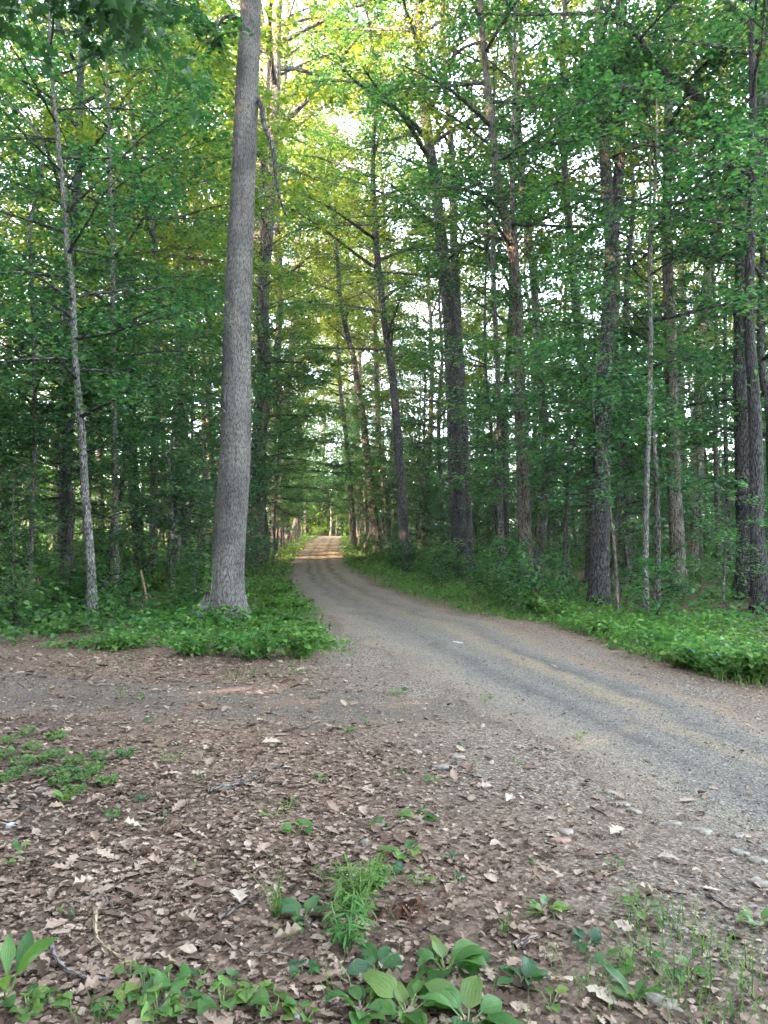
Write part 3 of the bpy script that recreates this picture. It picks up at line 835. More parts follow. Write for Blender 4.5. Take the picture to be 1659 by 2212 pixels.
# --- the big oak by the bend
big = key_tree('oak_tree', 'big pale grey oak with a thick furrowed trunk standing alone beside the road bend', 'tree',
               [(487, 1345), (492, 1213), (506, 1013), (510, 860), (512, 713), (516, 600), (525, 400), (533, 200), (541, 0)], .595, .345, 27, M['bark_oak'], OAK,
               dict(z0=13.5, R=4.2, n=24, ns=11, nl=26), seed=1, segs=64, flare=.30, rough=.03,
               forks=[dict(pts=[(556, 215, 0), (566, 235, -.1), (570, 268, -.2), (588, 320, -.3), (597, 390, -.35), (606, 432, -.4), (620, 470, -.4)], w=(.10, .03), mat=M['bark_dark']),
                      dict(pts=[(597, 392, -.35), (575, 410, -.4), (557, 428, -.5)], w=(.045, .012)),
                      dict(pts=[(520, 42, 0), (490, 36, -.1), (474, 50, -.2), (468, 75, -.3), (458, 95, -.3)], w=(.09, .02), mat=M['bark_dark'], sprays=(8, .6, 45), **{'from': .5}),
                      dict(pts=[(541, 795, -.2), (548, 796, -.35)], w=(.03, .01)),
                      dict(pts=[(484, 888, -.28), (479, 882, -.42)], w=(.05, .02), name='branch_stub')], leaf=.11)

# real bark relief and root flare on the big oak
tr = [c for c in big.children if c.name.startswith('trunk')][0]
me = tr.data; nv = len(me.vertices); co = np.empty(nv * 3, np.float32); me.vertices.foreach_get('co', co); co = co.reshape(-1, 3)
ring = 65; rows = nv // ring
# finer copy of the trunk
C = co.reshape(rows, ring, 3); cen = C[:, :-1].mean(1)
fine_n = 420
ti = np.linspace(0, 1, fine_n) ** 1.25 * (rows - 1)
cen2 = np.stack([np.interp(ti, np.arange(rows), cen[:, k]) for k in range(3)], 1)
rad0 = np.linalg.norm(C[:, :-1] - cen[:, None], axis=2).mean(1); rad2 = np.interp(ti, np.arange(rows), rad0)
sg = 128; th = np.linspace(0, 2 * PI, sg + 1)
zz = cen2[:, 2][:, None]
ang = th[None, :] + .10 * (fbm(zz * 1.7 + np.zeros((1, sg + 1)), np.zeros((fine_n, sg + 1)), 70) - .5)
wrap = lambda fx, fz, sd: .5 * (1 - np.cos(0)) + vnoise(np.cos(th)[None, :] * fx + 20 + np.zeros_like(zz), zz * fz + np.sin(th)[None, :] * fx * 1.37, sd)
ridg = 1 - np.abs(2 * wrap(11, 2.2, 71) - 1); ridg2 = 1 - np.abs(2 * wrap(19, 5.0, 72) - 1)
rel = .013 * ridg ** 1.5 + .007 * ridg2
lump = .02 * (wrap(1.6, .7, 73) - .5)
hgt = np.maximum(zz, 0)
root_f = np.exp(-hgt / .22) * (.10 + .75 * np.maximum(0, np.cos(th - 3.6)) ** 14 + .12 * np.maximum(0, np.cos(th - .2)) ** 6 + .10 * np.maximum(0, np.cos(th - 4.9)) ** 6 + .1 * np.maximum(0, np.cos(th - 1.8)) ** 5)[None, :]
knot = 0
for kt, kz, ks, kh in ((4.45, 5.75, .09, .05), (4.9, 3.55, .10, .03), (4.0, 3.9, .06, .04), (5.2, 7.6, .08, .03), (4.3, 8.6, .08, .03), (4.75, 2.3, .12, .02)):
    q_ = (((th[None, :] - kt) * .28) ** 2 + ((zz - kz) * .8) ** 2) / ks ** 2
    knot = knot + kh * (np.exp(-q_) - .8 * np.exp(-q_ * 7))
RR = rad2[:, None] + rel + lump - .012 + root_f + knot
Vn = np.stack([cen2[:, 0][:, None] + RR * np.cos(th)[None], cen2[:, 1][:, None] + RR * np.sin(th)[None], np.broadcast_to(zz, RR.shape)], -1).reshape(-1, 3)
ii, jj = np.meshgrid(np.arange(fine_n - 1), np.arange(sg), indexing='ij'); a = ii * (sg + 1) + jj
mb = MB()
mb.add(Vn, np.stack([a, a + 1, a + sg + 2, a + sg + 1], -1).reshape(-1, 4), np.stack([np.broadcast_to(th[None] * .30, RR.shape), np.broadcast_to(zz, RR.shape)], -1).reshape(-1, 2))
bpy.data.objects.remove(tr)
tr = mb.build('trunk', M['bark_oak'], big)

# --- right-hand side of the road
key_tree('oak_tree', 'tall dark forked oak standing at the verge across the road, its foot in bright grass', 'tree',
         [(997, 1246), (990, 1113), (983, 963), (977, 813), (973, 713), (962, 600), (951, 500), (941, 400), (927, 310), (912, 200), (904, 100)], .58, .30, 27, M['bark_dark'], OAK,
         dict(z0=10, R=5.0, n=34, ns=13, nl=38), seed=2,
         forks=[dict(pts=[(924, 300, 0), (890, 265, -.6), (862, 240, -1.2), (820, 215, -1.8), (780, 185, -2.4), (740, 150, -3)], w=(.19, .05), sprays=(16, 1.5, 60)),
                dict(pts=[(950, 492, 0), (905, 470, -1), (870, 445, -1.6), (850, 428, -2)], w=(.07, .02), sprays=(7, 1.2, 50)),
                dict(pts=[(950, 540, 0), (900, 541, -.6), (840, 538, -1.2)], w=(.05, .015), sprays=(6, 1.0, 45)),
                dict(pts=[(940, 300, .2), (1010, 200, .6), (1040, 120, .8), (1000, 30, 1)], w=(.16, .06), H=24, sprays=(10, 1.4, 50))], leaf=.105)
key_tree('oak_tree', 'dark straight oak pressed close behind the tall forked oak, its trunk half hidden', 'tree',
         [(1011, 1240), (1003, 1013), (994, 813), (988, 713), (984, 600), (980, 500)], .46, .28, 25, M['bark_dark'], CAN, dict(z0=11, R=4.2, n=24), seed=3)
key_tree('oak_tree', 'slender brown oak at the road verge with a stub limb and a long arching limb', 'tree',
         [(1139, 1288), (1135, 1188), (1131, 1063), (1125, 913), (1122, 813), (1119, 713), (1117, 640), (1108, 550), (1097, 500), (1087, 450), (1077, 405), (1068, 330)], .36, .20, 22, M['bark_brown'], OAK,
         dict(z0=8.5, R=3.6, n=24, ns=12, nl=34), seed=4,
         forks=[dict(pts=[(1088, 465, 0), (1068, 440, -.2), (1044, 425, -.4), (1010, 412, -.7), (964, 402, -1)], w=(.15, .05), sprays=(14, 1.3, 60)),
                dict(pts=[(1086, 515, 0), (1055, 508, -.2), (1030, 499, -.3), (1008, 495, -.4)], w=(.09, .06), name='limb_stub'),
                dict(pts=[(1118, 660, 0), (1094, 625, -.3), (1072, 600, -.5), (1062, 590, -.6)], w=(.06, .02), sprays=(5, .8, 40)),
                dict(pts=[(1116, 560, 0), (1112, 520, .1), (1107, 475, .2), (1106, 370, .3), (1110, 250, .4)], w=(.13, .07), H=18, name='forked_stem', sprays=(10, 1.2, 50))], leaf=.10)
key_tree('oak_tree', 'thin ashen trunk speckled with lichen, just left of the slender brown oak', 'tree',
         [(1087, 1268), (1080, 1063), (1077, 863), (1072, 733), (1067, 650), (1065, 500), (1072, 415)], .18, .13, 17, M['bark_pale'], MAP, dict(z0=9, R=2.6, n=18), seed=5)
key_tree('oak_tree', 'thin dark trunk rising beside the lichen speckled ashen trunk', 'tree',
         [(1076, 1262), (1072, 1113), (1064, 963), (1052, 838), (1047, 700)], .13, .08, 14, M['bark_dark'], MAP, dict(z0=4, R=2.4, n=22), seed=6)
key_tree('oak_tree', 'crooked grey oak leaning out at its foot right behind the slender brown oak', 'tree',
         [(1156, 1266), (1162, 1213), (1174, 1113), (1181, 1013), (1175, 913), (1166, 813), (1159, 713), (1152, 590), (1140, 500), (1130, 430)], .30, .20, 22, M['bark_mid'], CAN,
         dict(z0=9, R=3.6, n=24), seed=7, forks=[dict(pts=[(1157, 640, 0), (1180, 590, -.3), (1150, 560, -.5)], w=(.05, .02), sprays=(4, .9, 40)),
                                               dict(pts=[(1140, 490, 0), (1215, 445, .2), (1185, 390, .4), (1150, 365, .4)], w=(.12, .06), sprays=(8, 1.2, 50))])
key_tree('oak_tree', 'thick twin stemmed dark oak with flaky bark, forked high over the right verge', 'tree',
         [(1294, 1308), (1296, 1163), (1299, 1013), (1301, 913), (1306, 813), (1313, 713), (1318, 600), (1320, 510), (1311, 400), (1304, 300), (1296, 200), (1292, 100)], .42, .19, 23, M['bark_dark'], OAK,
         dict(z0=9.5, R=4.2, n=30, ns=13, nl=38), seed=8,
         forks=[dict(pts=[(1319, 520, -.05), (1330, 450, 0), (1336, 400, 0), (1341, 300, .1), (1341, 200, .2), (1340, 50, .3)], w=(.24, .15), H=21, name='forked_stem', sprays=(10, 1.3, 50)),
                dict(pts=[(1300, 900, -.1), (1285, 860, .3), (1279, 790, .6)], w=(.12, .10), name='branch_stub'),
                dict(pts=[(1311, 300, 0), (1290, 170, -.3), (1262, 130, -.6)], w=(.09, .03), sprays=(6, 1.1, 50))], leaf=.10)
key_tree('oak_tree', 'dark oak standing straight behind the twin stemmed oak, mostly covered by it', 'tree',
         [(1277, 1262), (1277, 1063), (1272, 888), (1256, 763), (1246, 680), (1236, 560)], .34, .24, 23, M['bark_mid'], CAN, dict(z0=10, R=3.8, n=24), seed=9)
key_tree('oak_tree', 'straight oak with reddish brown bark right of two thin lichen grey trunks', 'tree',
         [(1466, 1288), (1462, 1163), (1457, 1063), (1452, 913), (1449, 763), (1444, 620), (1440, 480)], .36, .22, 23, M['bark_brown'], CAN, dict(z0=9, R=3.8, n=26), seed=10)
key_tree('maple_tree', 'thin lichen grey trunk, the left one of a pair in front of the reddish oak', 'tree',
         [(1394, 1322), (1395, 1163), (1398, 1013), (1403, 863), (1406, 713), (1404, 580)], .12, .075, 12, M['bark_pale'], MAP, dict(z0=5, R=2.6, n=22, elev=(.1, .8)), seed=11, leaf=.1)
key_tree('maple_tree', 'thin lichen grey trunk, the right one of a pair in front of the reddish oak', 'tree',
         [(1421, 1314), (1421, 1163), (1418, 1063), (1410, 900), (1405, 780), (1402, 640)], .12, .07, 12, M['bark_mid'], MAP, dict(z0=4.5, R=2.6, n=22, elev=(.1, .8)), seed=12, leaf=.1)
key_tree('maple_tree', 'skinny crooked brown sapling stem at the foot of the twin stemmed oak', 'tree',
         [(1334, 1322), (1331, 1238), (1325, 1163), (1316, 1088), (1312, 1010)], .085, .04, 5.2, M['bark_brown'], MAP, dict(z0=2.2, R=2.0, n=16, elev=(.1, .6)), seed=13, leaf=.095)
key_tree('oak_tree', 'dark shaded trunk between the crooked sapling and the pair of lichen grey trunks', 'tree',
         [(1356, 1248), (1354, 1113), (1352, 963), (1350, 800)], .28, .20, 21, M['bark_dark'], CAN, dict(z0=8, R=3.4, n=22), seed=14)
key_tree('oak_tree', 'massive dark oak at the right edge with one long limb sweeping high over the verge', 'tree',
         [(1617, 1300), (1617, 1163), (1612, 1013), (1609, 913), (1607, 813), (1606, 713), (1607, 600), (1609, 500), (1611, 405), (1634, 350), (1649, 200), (1655, 50)], .54, .26, 22, M['bark_dark'], OAK,
         dict(z0=8, R=4.4, n=20, ns=13, nl=38), seed=15, base_d=17.0,
         forks=[dict(pts=[(1610, 410, -.1), (1579, 340, -.3), (1549, 275, -.6), (1519, 225, -.9), (1479, 185, -1.2), (1429, 150, -1.6), (1404, 125, -1.9), (1369, 65, -2.3), (1299, 15, -2.8)], w=(.29, .08), sprays=(17, 1.3, 60)),
                dict(pts=[(1470, 180, -1.3), (1430, 178, -1.7), (1370, 185, -2.1), (1300, 195, -2.5), (1255, 222, -2.9), (1190, 265, -3.3)], w=(.10, .04), sprays=(13, 1.2, 60)),
                dict(pts=[(1300, 195, -2.5), (1280, 185, -2.7), (1230, 175, -3.0), (1180, 190, -3.3)], w=(.045, .015), sprays=(10, 1.1, 50)),
                dict(pts=[(1480, 185, -1.3), (1510, 150, -1.6), (1560, 110, -1.9), (1605, 85, -2.2)], w=(.06, .02), sprays=(10, 1.2, 50)),
                dict(pts=[(1600, 570, -.2), (1560, 558, -.7), (1520, 550, -1.2), (1470, 552, -1.6)], w=(.07, .02), sprays=(12, 1.3, 60)),
                dict(pts=[(1605, 887, -.2), (1560, 885, -.5), (1520, 893, -.8)], w=(.04, .012), sprays=(7, 1.0, 50))], leaf=.10)
key_tree('oak_tree', 'rough scaly trunk at the right edge of the woods, leaning against the massive dark oak', 'tree',
         [(1642, 1340), (1640, 1238), (1635, 1113), (1634, 1013), (1631, 913), (1626, 813), (1620, 740), (1618, 640)], .30, .18, 17, M['bark_dark'], MAP,
         dict(z0=6.5, R=3.4, n=24, elev=(.05, .8)), seed=16, leaf=.105, base_d=14.6)
key_tree('oak_tree', 'slim dark trunk midway between the reddish oak and the massive edge oak', 'tree',
         [(1553, 1245), (1550, 1113), (1547, 1013), (1545, 913)], .20, .15, 19, M['bark_mid'], CAN, dict(z0=7, R=3.2, n=22), seed=17)
key_tree('oak_tree', 'second slim dark trunk beside the massive oak at the right edge, deeper in shade', 'tree',
         [(1574, 1250), (1571, 1063), (1566, 900)], .16, .12, 18, M['bark_dark'], CAN, dict(z0=6, R=3.0, n=22), seed=18)
key_tree('oak_tree', 'tall oak glimpsed high behind the sweeping limb, its upper trunk orange brown', 'tree',
         [(1500, 1235), (1510, 900), (1530, 600), (1585, 330), (1565, 200), (1556, 60)], .5, .36, 29, M['bark_brown'], CAN, dict(z0=14, R=4.5, n=26), seed=19, base_d=30)
key_tree('oak_tree', 'straight dark oak at the inside of the bend, rising from the bright verge grass', 'tree',
         [(878, 1232), (870, 1113), (864, 1013), (857, 913), (845, 790), (833, 713), (820, 600), (812, 510)], .40, .24, 25, M['bark_dark'], OAK,
         dict(z0=8, R=4.2, n=32, ns=12), seed=20, leaf=.125,
         forks=[dict(pts=[(842, 770, 0), (850, 700, -.4), (846, 640, -.6)], w=(.07, .03), sprays=(5, 1, 45))])
key_tree('oak_tree', 'dark oak at the far end of the verge with bare broken limbs over the road', 'tree',
         [(817, 1188), (805, 1088), (795, 988), (785, 913), (773, 838), (763, 770), (748, 713), (735, 640)], .52, .26, 25, M['bark_dark'], CAN,
         dict(z0=13, R=4.6, n=30), seed=21, leaf=.14, base_d=46,
         forks=[dict(pts=[(765, 800, 0), (800, 805, -1), (850, 790, -2)], w=(.14, .04), name='dead_limb'), dict(pts=[(755, 740, 0), (735, 720, -1), (700, 690, -2)], w=(.12, .03), name='dead_limb'),
                dict(pts=[(745, 690, 0), (770, 650, -1), (830, 640, -2), (860, 690, -3)], w=(.14, .04), name='dead_limb')])
key_tree('oak_tree', 'farthest dark trunk on the right of the road where it disappears', 'tree',
         [(764, 1170), (757, 1063), (753, 1000), (744, 913), (735, 840)], .52, .30, 24, M['bark_dark'], CAN, dict(z0=11, R=4.4, n=26), seed=22, leaf=.15, base_d=60)

# --- left-hand woods
key_tree('maple_tree', 'crooked slender tree with pale lichen patches near the left clearing edge', 'tree',
         [(201, 1340), (197, 1238), (192, 1163), (184, 1063), (177, 938), (165, 813), (160, 713), (156, 620), (144, 525), (138, 430)], .17, .09, 14, M['bark_pale'], MAP,
         dict(z0=3.6, R=2.9, n=34, ns=12, elev=(.05, .8)), seed=30, leaf=.105)
key_tree('maple_tree', 'straight pale lichen covered pole tree left of the big oak', 'tree',
         [(252, 1300), (250, 1163), (249, 1063), (247, 913), (244, 763), (244, 640), (243, 500), (240, 430)], .14, .10, 15, M['bark_pale'], MAP,
         dict(z0=4.2, R=3.0, n=34, ns=12, elev=(.05, .8)), seed=31, leaf=.105,
         forks=[dict(pts=[(246, 455, 0), (265, 440, -.3), (300, 436, -.6)], w=(.05, .02), sprays=(5, .8, 40))])
key_tree('oak_tree', 'stout dark oak in the left woods behind the pale pole tree', 'tree',
         [(306, 1236), (294, 1113), (286, 1013), (284, 913), (283, 800), (282, 650)], .46, .30, 25, M['bark_dark'], CAN, dict(z0=9, R=4.2, n=28), seed=32, leaf=.13)
key_tree('maple_tree', 'ghostly bent stem at the upper left that kinks over towards the picture edge', 'tree',
         [(62, 1290), (70, 1100), (76, 900), (70, 640), (64, 500), (80, 415), (95, 320), (78, 285), (40, 240), (0, 198)], .13, .06, 7, M['bark_pale'], MAP,
         dict(z0=3.5, z1=8, R=2.4, n=26, elev=(.05, .6)), seed=33, leaf=.105, base_d=17.5)
key_tree('oak_tree', 'slim dark trunk close behind the right side of the big oak', 'tree',
         [(540, 1232), (548, 1063), (556, 913), (563, 800), (568, 690)], .16, .10, 17, M['bark_dark'], MAP, dict(z0=4, R=3.2, n=34, elev=(.05, .8)), seed=34, leaf=.10)
key_tree('oak_tree', 'reddish brown trunk second in the row right of the big oak', 'tree',
         [(563, 1228), (566, 1113), (569, 1013), (572, 900), (570, 760)], .24, .17, 22, M['bark_brown'], CAN, dict(z0=5, R=3.4, n=34, elev=(.1, .9)), seed=35, leaf=.105)
key_tree('oak_tree', 'leaning grey dead stem resting toward the left flank of the big oak', 'dead tree',
         [(428, 1228), (432, 1133), (440, 1050), (452, 1000), (468, 972), (476, 950)], .20, .10, 3.2, M['bark_pale'], MAP, None, seed=36)
key_tree('oak_tree', 'thick trunk cut by the left picture edge in the dim woods', 'tree',
         [(6, 1216), (5, 1063), (6, 963), (8, 850)], .50, .38, 25, M['bark_dark'], CAN, dict(z0=9, R=4.2, n=26), seed=37, leaf=.13)
key_tree('maple_tree', 'skinny dark sapling trunk midway between pale pole tree and big oak', 'tree',
         [(366, 1264), (365, 1163), (368, 1063), (372, 960)], .09, .06, 9, M['bark_mid'], MAP, dict(z0=2.4, R=2.6, n=30, elev=(.05, .8)), seed=38, leaf=.10)
key_tree('oak_tree', 'dark trunk left of the big oak, behind the skinny dark sapling trunk', 'tree',
         [(396, 1225), (394, 1063), (390, 913), (386, 713), (383, 560)], .40, .26, 25, M['bark_mid'], CAN, dict(z0=8, R=4.0, n=28), seed=39, leaf=.13)
key_tree('oak_tree', 'shaded trunk between the two lichen spotted pole trees on the left', 'tree',
         [(219, 1212), (217, 1063), (215, 963), (210, 800)], .34, .26, 24, M['bark_dark'], CAN, dict(z0=8, R=3.8, n=26), seed=40, leaf=.13)
key_tree('maple_tree', 'young understory maple with thin stem left of the crooked lichen patched tree', 'tree',
         [(142, 1245), (143, 1138), (146, 1063), (150, 980)], .11, .07, 9, M['bark_mid'], MAP, dict(z0=2.2, R=2.8, n=32, elev=(.05, .8)), seed=41, leaf=.105)
# the brighter maple behind the big oak's left side
key_tree('maple_tree', 'taller fresh green maple rising behind the pole trees, its crown brightest of the left woods', 'tree',
         [(330, 1240), (333, 1000), (338, 800), (340, 600)], .26, .18, 19, M['bark_mid'], BRI, dict(z0=8.5, R=4.4, n=46, ns=14, nl=44, elev=(.05, .8)), seed=42, leaf=.125, base_d=24)

# --- off-frame tree whose leafy bough hangs in at the top left
r = np.random.default_rng(77)
root = empty('oak_tree', (-6.6, 5.4, float(gz(-6.6, 5.4))), 'tree out of frame whose dark leafy bough droops in at the upper left corner', 'tree')
tb = MB(); Pz = np.array([(0, 0, -.3), (.05, 0, 2), (.1, .1, 5), (0, .1, 9), (.1, 0, 13)], float); Pz = smooth_path(Pz, 40)
tube(tb, Pz, np.linspace(.22, .05, 40), 14, 0, .06, 3); tb.build('trunk', M['bark_mid'], root)
lb = MB(); S = smooth_path(np.array([(.1, .1, 4.6), (1.2, .4, 5.7), (2.6, .6, 6.15), (3.8, .7, 6.1), (4.8, .8, 5.85)]), 30)
tube(lb, S, np.linspace(.075, .012, 30), 8); lb.build('limb', M['bark_mid'], root)
cb = MB()
for q in range(46):
    u = .45 + .55 * r.random(); b = S[int(u * 29)]
    az = r.uniform(-1.6, 1.6); l_ = r.uniform(.35, .9); tt = np.linspace(0, 1, 5)
    Tw = b + np.stack([np.cos(az) * l_ * tt, np.sin(az) * l_ * tt, -.55 * l_ * tt ** 1.6 + r.normal(0, .1) * tt], 1)
    tube(cb, Tw, np.linspace(.007, .003, 5), 4, 1)
    nl = 20; s = r.uniform(.2, 1, nl); c = np.stack([np.interp(s, tt, Tw[:, z]) for z in range(3)], 1) + r.normal(0, .06, (nl, 3))
    leaf_cloud(cb, c, r.uniform(.10, .17, nl), T_OAK, tilt=.7, droop=1.0, r=r)
branch_crown(r, Pz, np.linspace(.22, .05, 40), 6.5, 12.8, 2.6, 14, 9, 30, .12, mbw=cb, mbl=cb, wi=1, li=0)
cb.build('crown', [DRK, M['bark_mid']], root)
placed.append((-6.6, 5.4, 2))

# ------------------------------------------------------------------ small things on the clearing floor
def blade(mb, base, az, L_, W_, e0, e1, prof, rows=9, fold=.25, ripple=.02, twist=0.0, r=rng, mi=0, roll=0.0):
    """one broad leaf: a folded, arched grid growing from base"""
    t = np.linspace(0, 1, rows); e = e0 + (e1 - e0) * t ** 1.1
    a = az + twist * t
    d = np.stack([np.cos(a) * np.cos(e), np.sin(a) * np.cos(e), np.sin(e)], 1) * L_ / (rows - 1)
    P = np.asarray(base) + np.vstack([[0, 0, 0], np.cumsum(d[1:], axis=0)])
    S = np.stack([-np.sin(a), np.cos(a), np.zeros(rows)], 1)
    Nn = np.cross(d, S); Nn /= np.linalg.norm(Nn, axis=1)[:, None]; Nn *= -np.sign(Nn[:, 2:3] + 1e-6) * -1
    S = S * math.cos(roll) + Nn * math.sin(roll); Nn = np.cross(d, S); Nn /= np.linalg.norm(Nn, axis=1)[:, None]; Nn *= np.sign(Nn[:, 2:3] + 1e-6)
    hw = np.interp(t, prof[0], prof[1]) * W_ * (1 + .12 * np.sin(t * 9 + r.uniform(0, 6)))
    ph = r.uniform(0, 6)
    rowsV = []
    for c in (-1, -.5, 0, .5, 1):
        z = fold * hw * (abs(c) - .3 * c * c) + ripple * L_ * np.sin(t * 13 + ph + c * 2) * abs(c)
        rowsV.append(P + S * (hw * c)[:, None] + Nn * z[:, None])
    V = np.stack(rowsV, 1).reshape(-1, 3)
    i, j = np.meshgrid(np.arange(rows - 1), np.arange(4), indexing='ij'); q = i * 5 + j
    uv = np.stack([np.broadcast_to(np.linspace(0, 1, 5)[None], (rows, 5)), np.broadcast_to(t[:, None], (rows, 5))], -1).reshape(-1, 2)
    mb.add(V, np.stack([q, q + 1, q + 6, q + 5], -1).reshape(-1, 4), uv, mi)
    return P


OVATE = ([0, .08, .25, .45, .65, .85, 1], [.10, .36, .50, .52, .42, .20, .01])
HEART = ([0, .06, .2, .4, .65, .85, 1], [.34, .52, .60, .52, .33, .14, .01])
LANCE = ([0, .15, .4, .65, .85, 1], [.10, .30, .50, .44, .22, .01])
TOOTH = ([0, .1, .2, .28, .38, .46, .56, .64, .74, .82, .92, 1], [.08, .22, .40, .28, .50, .33, .50, .30, .36, .2, .12, .01])
KINDS = {'plantain': (OVATE, .54, (.2, .95), (-.6, .1), .30), 'violet': (HEART, .85, (.1, .5), (-.7, -.2), .75), 'dock': (LANCE, .34, (.8, 1.2), (.1, .6), .25),
         'dandelion': (TOOTH, .36, (.5, 1.1), (-.3, .4), .12), 'seedling': (OVATE, .6, (.1, .6), (-.6, 0), .8), 'clover': (HEART, .9, (.1, .5), (-.5, .1), 1.1)}


def plant(name, px, py, n, ln, label, kind='plantain', mat='weed', cat=None, group=None, seed=None):
    g = at(px, py); x, y = g.x, g.y; z = float(surf(x, y))
    r = np.random.default_rng(int(px * 7 + py * 13) if seed is None else seed)
    prof, wr, er, e1r, pet = KINDS[kind]
    root = empty(name, (x, y, z - .004), label, cat or 'weed', group)
    fb, sb = MB(), MB(); a = r.uniform(0, 6.28)
    for k in range(n):
        a += 2.4 + r.normal(0, .35)
        l = ln * r.uniform(.4, .98); e = r.uniform(*er)
        pl = ln * pet * r.uniform(.6, 1.2); up = e + .25 if kind in ('plantain', 'dock', 'dandelion') else r.uniform(.7, 1.35)
        b0 = np.array([math.cos(a), math.sin(a), 0]) * .006
        t = np.linspace(0, 1, 5)[:, None]
        d = np.array([math.cos(a) * math.cos(up), math.sin(a) * math.cos(up), math.sin(up)])
        Q = b0 + d * pl * t + np.array([math.cos(a), math.sin(a), 0]) * pl * .15 * t ** 2
        tube(sb, Q, np.linspace(.0028, .0018, 5) * (ln / .1) ** .5, 5)
        blade(fb, Q[-1], a + r.normal(0, .15), l * (1 - .2 * (pet > .5)), l * wr, e, r.uniform(*e1r), prof, 9 if kind != 'dandelion' else 13, fold=r.uniform(.1, .5), ripple=.018, twist=r.normal(0, .4), r=r, roll=r.normal(0, .35))
    fb.build('foliage', M[mat], root); sb.build('stem', M['stem'], root)
    return root


